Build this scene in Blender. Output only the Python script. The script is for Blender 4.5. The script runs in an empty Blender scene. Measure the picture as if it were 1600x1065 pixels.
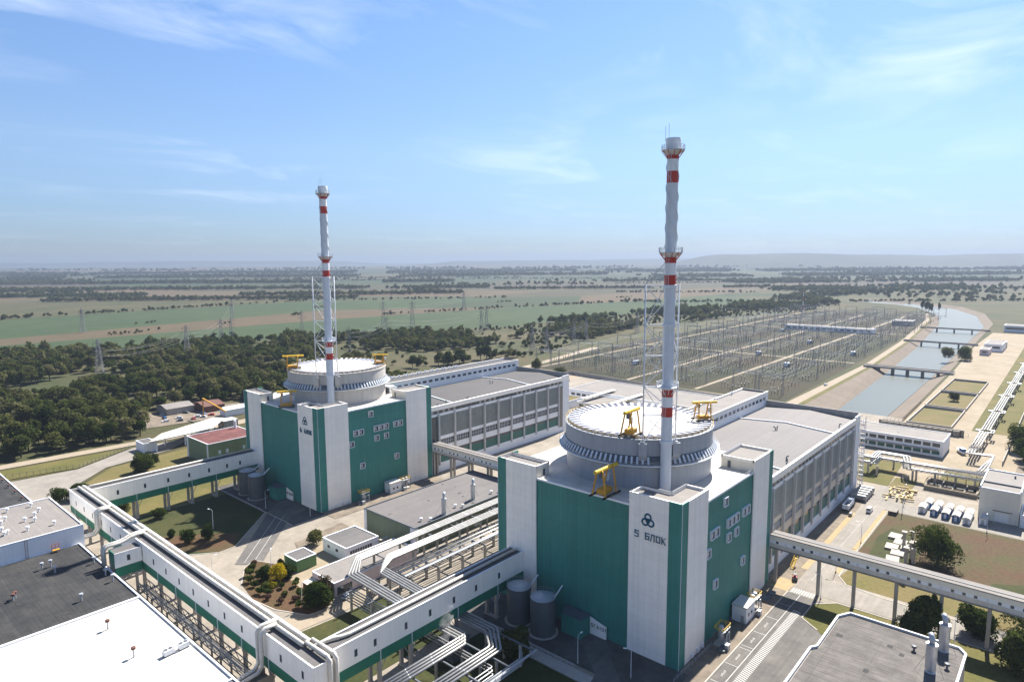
import bpy, bmesh, math, random
import numpy as np
from mathutils import Vector, Matrix
from mathutils.geometry import tessellate_polygon

# ------------------------------------------------------------------ camera, sky, sun, exposure
SC = bpy.context.scene
COL = SC.collection
CAM_H = 104.0
AZ = math.radians(41.31); PITCH = math.radians(7.144); ROLL = math.radians(-0.342)
fw = Vector((math.cos(AZ), math.sin(AZ), 0)); r0 = Vector((math.sin(AZ), -math.cos(AZ), 0)); up = Vector((0, 0, 1))
FWD = fw*math.cos(PITCH) - up*math.sin(PITCH); u0 = up*math.cos(PITCH) + fw*math.sin(PITCH)
RT = r0*math.cos(ROLL) + u0*math.sin(ROLL); UPC = u0*math.cos(ROLL) - r0*math.sin(ROLL)
cd = bpy.data.cameras.new('camera'); cam = bpy.data.objects.new('camera', cd); COL.objects.link(cam)
cd.sensor_fit = 'HORIZONTAL'; cd.sensor_width = 36; cd.lens = 36*1025.3/1600; cd.clip_start = 1; cd.clip_end = 60000
m = Matrix((RT, UPC, -FWD)).transposed().to_4x4(); m.translation = (0, 0, CAM_H); cam.matrix_world = m
SC.camera = cam
SUN_OFF = math.radians(7.0); SUN_EL = math.radians(48.5)      # plant axis +X, a little towards +Y
W = bpy.data.worlds.new('World'); SC.world = W; W.use_nodes = True
nt = W.node_tree; nt.nodes.clear()
def N(t, typ, **kw):
    n = t.nodes.new(typ)
    for k, v in kw.items(): setattr(n, k, v)
    return n
def L(t, a, b): t.links.new(a, b)
wo = N(nt, 'ShaderNodeOutputWorld'); bg = N(nt, 'ShaderNodeBackground'); sky = N(nt, 'ShaderNodeTexSky')
sky.sky_type = 'NISHITA'; sky.sun_disc = False; sky.sun_elevation = SUN_EL
sky.sun_rotation = math.pi/2 - SUN_OFF; sky.altitude = 100; sky.air_density = 1.0; sky.dust_density = 0.25; sky.ozone_density = 2.5
bg.inputs[1].default_value = 0.052
# thin cirrus, laid out on a plane high above the site (direction divided by its height)
tc = N(nt, 'ShaderNodeTexCoord'); sx = N(nt, 'ShaderNodeSeparateXYZ'); L(nt, tc.outputs['Generated'], sx.inputs[0])
def mth(t, op, a, b=None, c=None):
    n = N(t, 'ShaderNodeMath', operation=op)
    for i, v in enumerate((a, b, c)):
        if v is None: continue
        if isinstance(v, (int, float)): n.inputs[i].default_value = v
        else: L(t, v, n.inputs[i])
    return n.outputs[0]
zz = mth(nt, 'MAXIMUM', sx.outputs[2], 0.02); zd = mth(nt, 'ADD', zz, 0.06)
cv = N(nt, 'ShaderNodeCombineXYZ'); L(nt, mth(nt, 'DIVIDE', sx.outputs[0], zd), cv.inputs[0]); L(nt, mth(nt, 'DIVIDE', sx.outputs[1], zd), cv.inputs[1])
mp = N(nt, 'ShaderNodeMapping'); mp.inputs['Rotation'].default_value = (0, 0, math.radians(-28)); mp.inputs['Scale'].default_value = (0.8, 1.25, 1); mp.inputs['Location'].default_value = (3.1, 0.7, 0)
L(nt, cv.outputs[0], mp.inputs[0])
n1 = N(nt, 'ShaderNodeTexNoise'); n1.inputs['Scale'].default_value = 0.9; n1.inputs['Detail'].default_value = 9; n1.inputs['Roughness'].default_value = 0.58; n1.inputs['Distortion'].default_value = 0.9
L(nt, mp.outputs[0], n1.inputs['Vector'])
n2 = N(nt, 'ShaderNodeTexNoise'); n2.inputs['Scale'].default_value = 0.5; n2.inputs['Detail'].default_value = 3
L(nt, cv.outputs[0], n2.inputs['Vector'])
cr = N(nt, 'ShaderNodeValToRGB'); cr.color_ramp.elements[0].position = 0.50; cr.color_ramp.elements[1].position = 0.82
cr.color_ramp.elements[0].color = (0, 0, 0, 1); cr.color_ramp.elements[1].color = (1, 1, 1, 1)
L(nt, n1.outputs[0], cr.inputs[0])
cr2 = N(nt, 'ShaderNodeValToRGB'); cr2.color_ramp.elements[0].position = 0.38; cr2.color_ramp.elements[1].position = 0.62
L(nt, n2.outputs[0], cr2.inputs[0])
cfade = N(nt, 'ShaderNodeMapRange'); cfade.inputs[1].default_value = .05; cfade.inputs[2].default_value = .30; L(nt, zz, cfade.inputs[0])
cf = mth(nt, 'MULTIPLY', mth(nt, 'MULTIPLY', cr.outputs[0], cr2.outputs[0]), mth(nt, 'MULTIPLY_ADD', cfade.outputs[0], .62, .12))
mx = N(nt, 'ShaderNodeMixRGB'); L(nt, cf, mx.inputs[0]); 
tn = N(nt, 'ShaderNodeMixRGB', blend_type='MULTIPLY'); tn.inputs[0].default_value = 1; tn.inputs[2].default_value = (.82, .92, 1.10, 1); 
er = N(nt, 'ShaderNodeValToRGB'); L(nt, mth(nt, 'MULTIPLY', zz, 2.0), er.inputs[0])
ee = er.color_ramp.elements; ee[0].position = .04; ee[0].color = (.49, .545, .68, 1); ee[1].position = .62; ee[1].color = (.97, .98, .95, 1); k_ = ee.new(.30); k_.color = (.88, .84, .80, 1); k_ = ee.new(.14); k_.color = (.62, .645, .72, 1)
t2 = N(nt, 'ShaderNodeMixRGB', blend_type='MULTIPLY'); t2.inputs[0].default_value = 1; L(nt, sky.outputs[0], t2.inputs[1]); L(nt, er.outputs[0], t2.inputs[2]); L(nt, t2.outputs[0], tn.inputs[1]); L(nt, tn.outputs[0], mx.inputs[1]); mx.inputs[2].default_value = (8.5, 9.0, 9.8, 1)
L(nt, mx.outputs[0], bg.inputs[0]); L(nt, bg.outputs[0], wo.inputs[0])
sd = bpy.data.lights.new('sun', 'SUN'); so = bpy.data.objects.new('sun', sd); COL.objects.link(so)
sd.energy = 4.3; sd.angle = math.radians(0.55); sd.color = (1.0, 0.95, 0.87)
sv = Vector((math.cos(SUN_EL)*math.cos(SUN_OFF), math.cos(SUN_EL)*math.sin(SUN_OFF), math.sin(SUN_EL)))
so.rotation_euler = sv.to_track_quat('Z', 'Y').to_euler(); so.location = sv*500
VS = SC.view_settings; VS.view_transform = 'Standard'; VS.look = 'None'; VS.exposure = 1.64; VS.gamma = 1.0; VS.use_curve_mapping = False
SC.cycles.max_bounces = 6; SC.cycles.diffuse_bounces = 4; SC.cycles.glossy_bounces = 2; SC.cycles.transmission_bounces = 2
SC.cycles.transparent_max_bounces = 4; SC.cycles.volume_bounces = 0; SC.cycles.sample_clamp_indirect = 6
RND = random.Random(7)

# ------------------------------------------------------------------ helpers
class MB:
    """collects polygons, then links them as ONE mesh object"""
    def __init__(s): s.v = []; s.f = []
    def add(s, vs, fs):
        o = len(s.v); s.v += [tuple(p) for p in vs]; s.f += [tuple(i+o for i in f) for f in fs]; return s
    def box(s, x0, x1, y0, y1, z0, z1):
        return s.add([(x0,y0,z0),(x1,y0,z0),(x1,y1,z0),(x0,y1,z0),(x0,y0,z1),(x1,y0,z1),(x1,y1,z1),(x0,y1,z1)],
                     [(0,3,2,1),(4,5,6,7),(0,1,5,4),(1,2,6,5),(2,3,7,6),(3,0,4,7)])
    def prism(s, poly, z0, z1):
        n = len(poly); vs = [(p[0], p[1], z0) for p in poly] + [(p[0], p[1], z1) for p in poly]
        a = sum(poly[i][0]*poly[(i+1) % n][1]-poly[(i+1) % n][0]*poly[i][1] for i in range(n))
        if a < 0: vs = vs[:n][::-1] + vs[n:][::-1]
        return s.add(vs, [tuple(range(n-1, -1, -1)), tuple(range(n, 2*n))] + [(i, (i+1) % n, n+(i+1) % n, n+i) for i in range(n)])
    def beam(s, p, q, w, h=None):
        p = Vector(p); q = Vector(q); d = (q-p)
        if d.length < 1e-6: return s
        d.normalize(); a = Vector((0,0,1)) if abs(d.z) < .95 else Vector((1,0,0))
        x = d.cross(a).normalized(); y = x.cross(d).normalized(); h = h or w
        c = [x*w/2*i+y*h/2*j for i, j in ((-1,-1),(1,-1),(1,1),(-1,1))]
        return s.add([p+k for k in c]+[q+k for k in c], [(0,1,2,3),(7,6,5,4),(0,4,5,1),(1,5,6,2),(2,6,7,3),(3,7,4,0)])
    def tube(s, path, r, n=8, caps=True):
        P = [Vector(p) for p in path]; o = len(s.v); m = len(P)
        for i, p in enumerate(P):
            t0 = (P[i]-P[i-1]).normalized() if i else None; t1 = (P[i+1]-P[i]).normalized() if i < m-1 else None
            t = ((t0 or t1)+(t1 or t0)).normalized(); ref = t0 or t1
            a = Vector((0,0,1)) if abs(t.z) < .9 else Vector((1,0,0))
            if m > 2 and any(abs((P[k+1]-P[k]).normalized().z) > .9 for k in range(m-1)): a = Vector((.31,.77,.21)).normalized()
            x = t.cross(a).normalized(); y = x.cross(t).normalized(); k = 1/max(.5, t.dot(ref)); rr = r[i] if isinstance(r, (list, tuple)) else r
            bend = None
            if t0 and t1 and (t1-t0).length > 1e-4: bend = (t1-t0).normalized()
            for j in range(n):
                e = x*math.cos(2*math.pi*j/n)+y*math.sin(2*math.pi*j/n)
                if bend: e = e + bend*(e.dot(bend))*(k-1)
                s.v.append(tuple(p+e*rr))
        for i in range(m-1):
            for j in range(n): s.f.append((o+i*n+j, o+i*n+(j+1) % n, o+(i+1)*n+(j+1) % n, o+(i+1)*n+j))
        if caps: s.f.append(tuple(o+j for j in range(n-1, -1, -1))); s.f.append(tuple(o+(m-1)*n+j for j in range(n)))
        return s
    def lathe(s, prof, n=32, c=(0, 0), cap0=False, cap1=True):
        o = len(s.v); m = len(prof)
        for r, z in prof:
            for j in range(n): s.v.append((c[0]+r*math.cos(2*math.pi*j/n), c[1]+r*math.sin(2*math.pi*j/n), z))
        for i in range(m-1):
            for j in range(n): s.f.append((o+i*n+j, o+i*n+(j+1) % n, o+(i+1)*n+(j+1) % n, o+(i+1)*n+j))
        if cap0: s.f.append(tuple(o+j for j in range(n-1, -1, -1)))
        if cap1: s.f.append(tuple(o+(m-1)*n+j for j in range(n)))
        return s
    def rail(s, path, h=1.1, step=2.0, w=.05, bars=2):
        for a, b in zip(path, path[1:]):
            a = Vector(a); b = Vector(b); n = max(1, round((b-a).length/step))
            for i in range(n+1):
                p = a.lerp(b, i/n); s.beam(p, p+Vector((0, 0, h)), w)
            for k in range(bars): z = Vector((0, 0, h*(k+1)/bars)); s.beam(a+z, b+z, w)
        return s
    def mesh(s, name, mat, smooth=False):
        me = bpy.data.meshes.new(name); me.from_pydata(s.v, [], s.f)
        if mat is not None: me.materials.append(mat)
        if smooth: me.polygons.foreach_set('use_smooth', [True]*len(me.polygons))
        me.update(); return me
    def build(s, name, mat, parent=None, loc=(0, 0, 0), rz=0, smooth=False):
        return mobj(name, s.mesh(name, mat, smooth), parent, loc, rz)
def mobj(name, me, parent=None, loc=(0, 0, 0), rz=0):
    o = bpy.data.objects.new(name, me); COL.objects.link(o); o.location = loc; o.rotation_euler = (0, 0, rz); o.parent = parent
    return o
def tag(o, label, cat, group=None):
    o['label'] = label; o['category'] = cat
    if group: o['group'] = group
    return o
def thing(name, label, cat, loc=(0, 0, 0), rz=0, group=None):
    o = mobj(name, None, None, loc, rz); return tag(o, label, cat, group)
def struct(o): o['kind'] = 'structure'; return o
def stuff(o, label=None, cat=None):
    o['kind'] = 'stuff'
    if label: tag(o, label, cat)
    return o
def kids(o): return [c for c in COL.objects if c.parent == o]
KID = {}
def copy_tree(root, loc, rz=0, label=None, group=None, scale=None):
    if root.name not in KID: KID[root.name] = [(c, kids(c)) for c in kids(root)]
    r = root.copy(); COL.objects.link(r); r.location = loc; r.rotation_euler = (0, 0, rz)
    if label: r['label'] = label
    if group: r['group'] = group
    if scale: r.scale = scale
    for ch, gs in KID[root.name]:
        c = ch.copy(); COL.objects.link(c); c.parent = r
        for g in gs: d = g.copy(); COL.objects.link(d); d.parent = c
    return r

# ------------------------------------------------------------------ procedural materials
MT = {}
def mat(name, c, rough=.8, var=.12, scale=.6, metal=0., bump=0., c2=None, streak=0., sdir=(1.1, 1.1, .035), ribs=None, spec=.3, big=0., bigs=.04, seams=None):
    """c base colour; var fine tone variation; c2 patches of a second colour (big, bigs); streak vertical run marks; ribs (axis vector, pitch, depth)"""
    if name in MT: return MT[name]
    M = bpy.data.materials.new(name); M.use_nodes = True; t = M.node_tree; b = t.nodes['Principled BSDF']; MT[name] = M
    b.inputs['Roughness'].default_value = rough; b.inputs['Metallic'].default_value = metal; b.inputs['Specular IOR Level'].default_value = spec
    g = N(t, 'ShaderNodeNewGeometry'); pos = g.outputs['Position']
    no = N(t, 'ShaderNodeTexNoise'); no.inputs['Scale'].default_value = scale; no.inputs['Detail'].default_value = 5; no.inputs['Roughness'].default_value = .65; L(t, pos, no.inputs['Vector'])
    no2 = N(t, 'ShaderNodeTexNoise'); no2.inputs['Scale'].default_value = bigs; no2.inputs['Detail'].default_value = 6; no2.inputs['Roughness'].default_value = .6; L(t, pos, no2.inputs['Vector'])
    col = None
    if c2 is not None:
        r = N(t, 'ShaderNodeValToRGB'); r.color_ramp.elements[0].position = .5-.02-.25*(1-big); r.color_ramp.elements[1].position = .5+.02+.25*(1-big)
        L(t, no2.outputs[0], r.inputs[0]); mm = N(t, 'ShaderNodeMixRGB'); L(t, r.outputs[0], mm.inputs[0]); mm.inputs[1].default_value = (*c, 1); mm.inputs[2].default_value = (*c2, 1); col = mm.outputs[0]
    hv = N(t, 'ShaderNodeHueSaturation')
    if col: L(t, col, hv.inputs['Color'])
    else: hv.inputs['Color'].default_value = (*c, 1)
    k = mth(t, 'MULTIPLY_ADD', no.outputs[0], var*4, 1-var*2)
    k = mth(t, 'MULTIPLY', k, mth(t, 'MULTIPLY_ADD', no2.outputs[0], var*2, 1-var))
    if streak:
        mpn = N(t, 'ShaderNodeMapping'); mpn.inputs['Scale'].default_value = sdir; L(t, pos, mpn.inputs[0])
        n3 = N(t, 'ShaderNodeTexNoise'); n3.inputs['Scale'].default_value = 1; n3.inputs['Detail'].default_value = 4; L(t, mpn.outputs[0], n3.inputs['Vector'])
        k = mth(t, 'MULTIPLY', k, mth(t, 'MULTIPLY_ADD', n3.outputs[0], streak*2, 1-streak))
    hts = []
    def saw(axis, pitch):
        d = N(t, 'ShaderNodeVectorMath', operation='DOT_PRODUCT'); L(t, pos, d.inputs[0]); d.inputs[1].default_value = axis
        return mth(t, 'FRACT', mth(t, 'DIVIDE', mth(t, 'ADD', d.outputs['Value'], 5000.0), pitch))
    if ribs:
        s_ = saw(ribs[0], ribs[1]); hts.append(mth(t, 'MULTIPLY', mth(t, 'GREATER_THAN', s_, .55), ribs[2]))
    if seams:
        for ax, pitch, wd, dark in seams:
            s_ = saw(ax, pitch); gr = mth(t, 'LESS_THAN', s_, wd/pitch)
            k = mth(t, 'MULTIPLY', k, mth(t, 'MULTIPLY_ADD', gr, -dark, 1.0)); hts.append(mth(t, 'MULTIPLY', gr, -.02))
            d = N(t, 'ShaderNodeVectorMath', operation='DOT_PRODUCT'); L(t, pos, d.inputs[0]); d.inputs[1].default_value = ax
            fl = mth(t, 'FLOOR', mth(t, 'DIVIDE', mth(t, 'ADD', d.outputs['Value'], 5000.0), pitch)); wn = N(t, 'ShaderNodeTexWhiteNoise', noise_dimensions='1D'); L(t, fl, wn.inputs['W'])
            k = mth(t, 'MULTIPLY', k, mth(t, 'MULTIPLY_ADD', wn.outputs['Value'], dark*.6, 1-dark*.3))
    L(t, k, hv.inputs['Value']); L(t, hv.outputs[0], b.inputs['Base Color'])
    if bump: hts.append(mth(t, 'MULTIPLY', no.outputs[0], bump))
    if hts:
        h = hts[0]
        for x in hts[1:]: h = mth(t, 'ADD', h, x)
        bp = N(t, 'ShaderNodeBump'); bp.inputs['Strength'].default_value = 1; bp.inputs['Distance'].default_value = 1; L(t, h, bp.inputs['Height']); L(t, bp.outputs[0], b.inputs['Normal'])
    return M
XY = (.7071, .7071, 0)
GREEN = mat('green_cladding', (.042, .205, .170), .55, .07, .3, streak=.20, ribs=((1, 1, 0), .9, .06), seams=[((0, 0, 1), 6.6, .09, .16), ((1, 1, 0), 3.0, .07, .11)])
WHITE = mat('white_cladding', (.87, .815, .745), .6, .045, .3, streak=.12, ribs=((1, 1, 0), .9, .018), seams=[((0, 0, 1), 2.1, .07, .07), ((1, 1, 0), 6.0, .06, .06)])
GALW = mat('gallery_white_sheet', (.86, .82, .76), .5, .03, .3, streak=.07, seams=[((1, 1, 0), 1.15, .06, .08)])
GALG = mat('gallery_green_sheet', (.018, .15, .092), .55, .05, .3, streak=.1, seams=[((1, 1, 0), 2.9, .08, .12)])
CREAM = mat('cream_render', (.74, .69, .58), .8, .05, .4, streak=.08)
ROOFW = mat('white_roof_membrane', (.62, .59, .545), .75, .06, .25, c2=(.42, .39, .34), big=.1, bigs=.16, seams=[((1, 0, 0), 1.5, .06, .06)])
ROOFWD = mat('white_roof_weathered', (.60, .59, .57), .75, .05, .25, c2=(.40, .365, .31), big=.0, bigs=.35, seams=[((0, 1, 0), 1.2, .05, .05)])
ROOFD = mat('dark_roof_felt', (.019, .020, .022), .85, .18, .5, c2=(.042, .040, .038), big=.15, bigs=.16, streak=.4, sdir=(1.6, .07, 1), seams=[((1, 0, 0), 1.05, .06, .25)], bump=.02)
ROOFG = mat('grey_roof_felt', (.095, .09, .092), .85, .08, .5, c2=(.125, .118, .112), big=.1, bigs=.07, streak=.18, sdir=(.06, 1.3, 1), seams=[((0, 1, 0), 1.1, .08, .14)])
ROOFL = mat('light_roof_felt', (.22, .20, .18), .85, .08, .5, c2=(.165, .152, .145), big=.2, bigs=.1, streak=.16, sdir=(1.3, .07, 1), seams=[((1, 0, 0), 1.1, .06, .08)])
ROOFR = mat('red_roof_felt', (.082, .026, .023), .8, .12, .4, c2=(.15, .055, .048), big=.2, bigs=.2, seams=[((1, 0, 0), 1.1, .06, .12)])
BLUEGREY = mat('blue_grey_steel_cladding', (.31, .33, .37), .5, .06, .3, streak=.16, ribs=((1, 1, 0), .8, .05))
CONT6 = mat('pale_grey_concrete_cladding', (.46, .435, .405), .6, .05, .3, streak=.2, ribs=((1, 1, 0), .8, .04))
STEELD = mat('dark_grey_steel', (.10, .11, .125), .5, .15, .8)
STEEL = mat('galvanised_steel', (.42, .44, .47), .42, .08, .8, metal=.35)
STEELP = mat('pale_painted_steel', (.60, .63, .68), .45, .06, .5, streak=.08)
CLAD = mat('pipe_cladding_sheet', (.31, .305, .295), .42, .14, .6, metal=.4, seams=[((1, 1, 0), 1.6, .12, .16)], bump=.02)
CLADW = mat('cream_pipe_lagging', (.58, .55, .49), .5, .12, .6, metal=.1, seams=[((1, 1, 0), 1.6, .14, .18)], bump=.03)
CLADD = mat('old_pipe_cladding_sheet', (.36, .36, .36), .4, .16, .7, metal=.4, seams=[((1, 1, 0), 1.3, .1, .2)], bump=.03)
TANKM = mat('weathered_tank_steel', (.10, .115, .125), .5, .10, .5, metal=.3, streak=.2, seams=[((0, 0, 1), 1.5, .06, .12)])
YEL = mat('yellow_paint', (.50, .25, .02), .5, .1, .9)
YELL = mat('bright_yellow_paint', (.60, .39, .025), .5, .1, .9)
RED = mat('red_paint', (.42, .035, .022), .5, .1, .6, streak=.1)
WPAINT = mat('white_paint', (.74, .75, .77), .5, .04, .5, streak=.08)
BLUEP = mat('blue_paint', (.02, .10, .28), .5, .1, .7)
TEAL = mat('teal_letter_paint', (.010, .085, .15), .5, .06, .7)
GLASS = mat('dark_window_glass', (.045, .055, .065), .12, .3, 1.3, spec=.6)
GLAZE = mat('dusty_glazing', (.19, .21, .205), .35, .22, .45, spec=.5, streak=.15)
GLAZE5 = mat('bounce_lit_glazing', (.37, .37, .335), .4, .2, .45, spec=.4, streak=.2)  # paler copy of GLAZE: light bounced off the ground is put into its colour
GLZG = mat('green_panel_glazing', (.025, .12, .10), .4, .2, .5, spec=.4)
CONC = mat('grey_concrete', (.35, .32, .285), .9, .12, .5, streak=.18, bump=.01)
CONCD = mat('stained_concrete', (.22, .20, .17), .9, .16, .5, streak=.2, bump=.02)
BEIGE = mat('beige_spandrel_render', (.60, .52, .42), .85, .08, .5, streak=.15)
OLIVE = mat('olive_green_render', (.15, .175, .115), .8, .07, .4, streak=.15)
OLIVE2 = mat('pale_green_render', (.20, .235, .13), .8, .07, .4, streak=.12)
BROWN = mat('rusty_brown_metal', (.12, .055, .04), .7, .25, 1.5)
BLACK = mat('black_rubber', (.02, .02, .022), .7, .1, 2)
PINKW = mat('pink_white_render', (.60, .50, .50), .8, .06, .5, streak=.1)
YARD = mat('yard_concrete', (.28, .245, .198), .92, .16, .35, c2=(.175, .152, .125), big=.35, bigs=.07, bump=.02, seams=[((1, 0, 0), 6, .12, .14), ((0, 1, 0), 6, .12, .12)])
ROADC = mat('concrete_road', (.255, .23, .20), .92, .12, .4, c2=(.17, .155, .135), big=.25, bigs=.11, streak=.22, sdir=(.05, 1.2, 1), seams=[((1, 0, 0), 7, .12, .10)])
ASPH = mat('grey_asphalt', (.085, .08, .077), .9, .15, .5, c2=(.13, .12, .108), big=.25, bigs=.12, streak=.3, sdir=(.05, 1.4, 1))
ASPHD = mat('stained_asphalt', (.055, .052, .05), .9, .22, .6, c2=(.10, .092, .082), big=.3, bigs=.13)
APRON = mat('stained_apron', (.22, .18, .135), .92, .22, .45, c2=(.105, .085, .066), big=.3, bigs=.16, bump=.02)
SAND = mat('yellow_sand_verge', (.34, .245, .12), .95, .14, .5, c2=(.27, .21, .13), big=.3, bigs=.2)
PALEG = mat('pale_bare_ground', (.30, .245, .18), .95, .14, .3, c2=(.20, .165, .11), big=.3, bigs=.05, bump=.03)
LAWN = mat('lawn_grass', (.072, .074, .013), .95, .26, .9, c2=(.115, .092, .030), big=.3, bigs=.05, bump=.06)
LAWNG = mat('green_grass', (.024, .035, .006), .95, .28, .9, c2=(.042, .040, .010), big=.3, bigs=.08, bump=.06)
DRYG = mat('dry_grass', (.145, .108, .042), .95, .24, .8, c2=(.085, .078, .020), big=.4, bigs=.06, bump=.06)
BRNF = mat('brown_scorched_grass', (.082, .042, .022), .95, .30, .8, c2=(.046, .048, .015), big=.35, bigs=.075, bump=.06)
SOIL = mat('reddish_garden_soil', (.085, .040, .020), .95, .30, .9, c2=(.052, .040, .014), big=.4, bigs=.12, bump=.08)
SCRUB = mat('scrub_ground', (.036, .044, .011), .95, .32, .25, c2=(.062, .050, .020), big=.5, bigs=.011, bump=.1)
SWG = mat('switchyard_grass', (.018, .023, .005), .95, .30, .35, c2=(.030, .021, .008), big=.4, bigs=.013, bump=.05)
TRACK = mat('pale_gravel_track', (.26, .215, .16), .95, .12, .4)
BANK = mat('canal_bank_slabs', (.17, .135, .10), .9, .14, .4, c2=(.125, .10, .078), big=.2, bigs=.06, seams=[((1, 0, 0), 4, .2, .2)])
MARK = mat('white_road_marking', (.42, .41, .39), .85, .12, 2.)
BARK = mat('tree_bark', (.055, .042, .030), .9, .2, 2.)
F_G = [mat('field_green', (.022, .044, .011), .95, .16, .02, c2=(.032, .048, .014), big=.2, bigs=.004), mat('field_dark_green', (.018, .034, .009), .95, .16, .02, c2=(.028, .038, .012), big=.2, bigs=.004),
       mat('field_straw', (.085, .058, .028), .95, .12, .02, c2=(.062, .048, .024), big=.2, bigs=.004), mat('field_olive', (.036, .038, .014), .95, .16, .02, c2=(.05, .042, .018), big=.2, bigs=.004),
       mat('field_brown', (.056, .040, .024), .95, .12, .02, c2=(.04, .034, .02), big=.2, bigs=.003)]
def leafmat(name, cols, yellow=False):
    M = bpy.data.materials.new(name); M.use_nodes = True; t = M.node_tree; t.nodes.clear(); MT[name] = M
    out = N(t, 'ShaderNodeOutputMaterial'); d = N(t, 'ShaderNodeBsdfDiffuse'); tr = N(t, 'ShaderNodeBsdfTranslucent'); mxs = N(t, 'ShaderNodeMixShader'); mxs.inputs[0].default_value = .36
    oi = N(t, 'ShaderNodeObjectInfo'); g = N(t, 'ShaderNodeNewGeometry'); no = N(t, 'ShaderNodeTexNoise'); no.inputs['Scale'].default_value = .5; L(t, g.outputs['Position'], no.inputs['Vector'])
    k = mth(t, 'ADD', mth(t, 'MULTIPLY', oi.outputs['Random'], .75), mth(t, 'MULTIPLY_ADD', no.outputs[0], .9, -.32))
    r = N(t, 'ShaderNodeValToRGB'); e = r.color_ramp.elements
    while len(e) < len(cols): e.new(.5)
    for i, c in enumerate(cols): e[i].position = i/(len(cols)-1); e[i].color = (*c, 1)
    L(t, k, r.inputs[0]); L(t, r.outputs[0], d.inputs[0]); L(t, r.outputs[0], tr.inputs[0]); L(t, d.outputs[0], mxs.inputs[1]); L(t, tr.outputs[0], mxs.inputs[2]); L(t, mxs.outputs[0], out.inputs[0])
    return M
LEAF = leafmat('broadleaf_foliage', [(.030, .044, .012), (.060, .074, .020), (.105, .108, .036), (.165, .152, .075)])
LEAFD = leafmat('dark_foliage', [(.024, .038, .010), (.042, .062, .014), (.075, .092, .022)])
LEAFY = leafmat('yellow_flowering_foliage', [(.10, .10, .01), (.30, .23, .01), (.42, .32, .015)])
LEAFR = leafmat('bronze_foliage', [(.07, .045, .03), (.09, .05, .045), (.06, .06, .025)])

# ------------------------------------------------------------------ ground, roads, canal, fields
CL = [(484, 128), (700, 138), (900, 150), (1250, 178), (1420, 205), (1560, 250), (1640, 310), (1690, 400)]   # waterline, left side
CR = [(470, 97), (690, 101), (930, 108), (1240, 118), (1450, 150), (1620, 205), (1720, 285), (1790, 400)]   # waterline, right side
BL = [(480, 146), (700, 149), (900, 160), (1245, 188), (1412, 215), (1550, 260), (1630, 318), (1680, 402)]  # bank tops
BR = [(462, 84), (690, 89), (930, 97), (1246, 107), (1458, 139), (1632, 196), (1732, 277), (1800, 398)]
WZ = -5.0
hole = BL + BR[::-1]
outer = [(17000*math.cos(2*math.pi*i/72), 17000*math.sin(2*math.pi*i/72)) for i in range(72)]
vs = [Vector((x, y, -.12)) for x, y in outer], [Vector((x, y, -.12)) for x, y in hole]
tri = tessellate_polygon([list(vs[0]), list(vs[1])])
mb = MB(); allv = list(vs[0])+list(vs[1]); fs = []
for a, b, c in tri:
    n = (allv[b]-allv[a]).cross(allv[c]-allv[a]).z
    fs.append((a, b, c) if n > 0 else (a, c, b))
mb.add(allv, fs); struct(mb.build('ground', SCRUB))
def sheet(name, poly, z, m):
    n = len(poly); a = sum(poly[i][0]*poly[(i+1) % n][1]-poly[(i+1) % n][0]*poly[i][1] for i in range(n))
    p = poly if a > 0 else poly[::-1]
    return struct(MB().add([(x, y, z) for x, y in p], [tuple(range(n))]).build(name, m))
def rect(name, x0, x1, y0, y1, z, m): return sheet(name, [(x0, y0), (x1, y0), (x1, y1), (x0, y1)], z, m)
wm = bpy.data.materials.new('canal_water'); wm.use_nodes = True; t = wm.node_tree; b = t.nodes['Principled BSDF']
b.inputs['Base Color'].default_value = (.055, .085, .078, 1); b.inputs['Roughness'].default_value = .34; b.inputs['Specular IOR Level'].default_value = .25; b.inputs['Base Color'].default_value = (.042, .054, .043, 1)
g = N(t, 'ShaderNodeNewGeometry'); no = N(t, 'ShaderNodeTexNoise'); no.inputs['Scale'].default_value = .35; no.inputs['Detail'].default_value = 6; L(t, g.outputs['Position'], no.inputs['Vector'])
bp = N(t, 'ShaderNodeBump'); bp.inputs['Distance'].default_value = .35; bp.inputs['Strength'].default_value = .25; L(t, no.outputs[0], bp.inputs['Height']); L(t, bp.outputs[0], b.inputs['Normal'])
cw = MB()
for i in range(len(CL)-1): cw.add([(*CR[i], WZ), (*CR[i+1], WZ), (*CL[i+1], WZ), (*CL[i], WZ)], [(0, 1, 2, 3)])
struct(cw.build('canal_water', wm))
for W_, B_, nm in ((CL, BL, 'canal_bank_left'), (CR, BR, 'canal_bank_right')):
    q = MB()
    for i in range(len(W_)-1):
        a = [(*W_[i], WZ-.3), (*W_[i+1], WZ-.3), (*B_[i+1], -.10), (*B_[i], -.10)]
        q.add(a, [(0, 1, 2, 3) if nm.endswith('left') else (3, 2, 1, 0)])
    struct(q.build(nm, BANK))
struct(MB().add([(*CR[0], WZ-.3), (*CL[0], WZ-.3), (*BL[0], -.1), (*BR[0], -.1)], [(0, 1, 2, 3)]).build('canal_headwall', CONCD))
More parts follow.
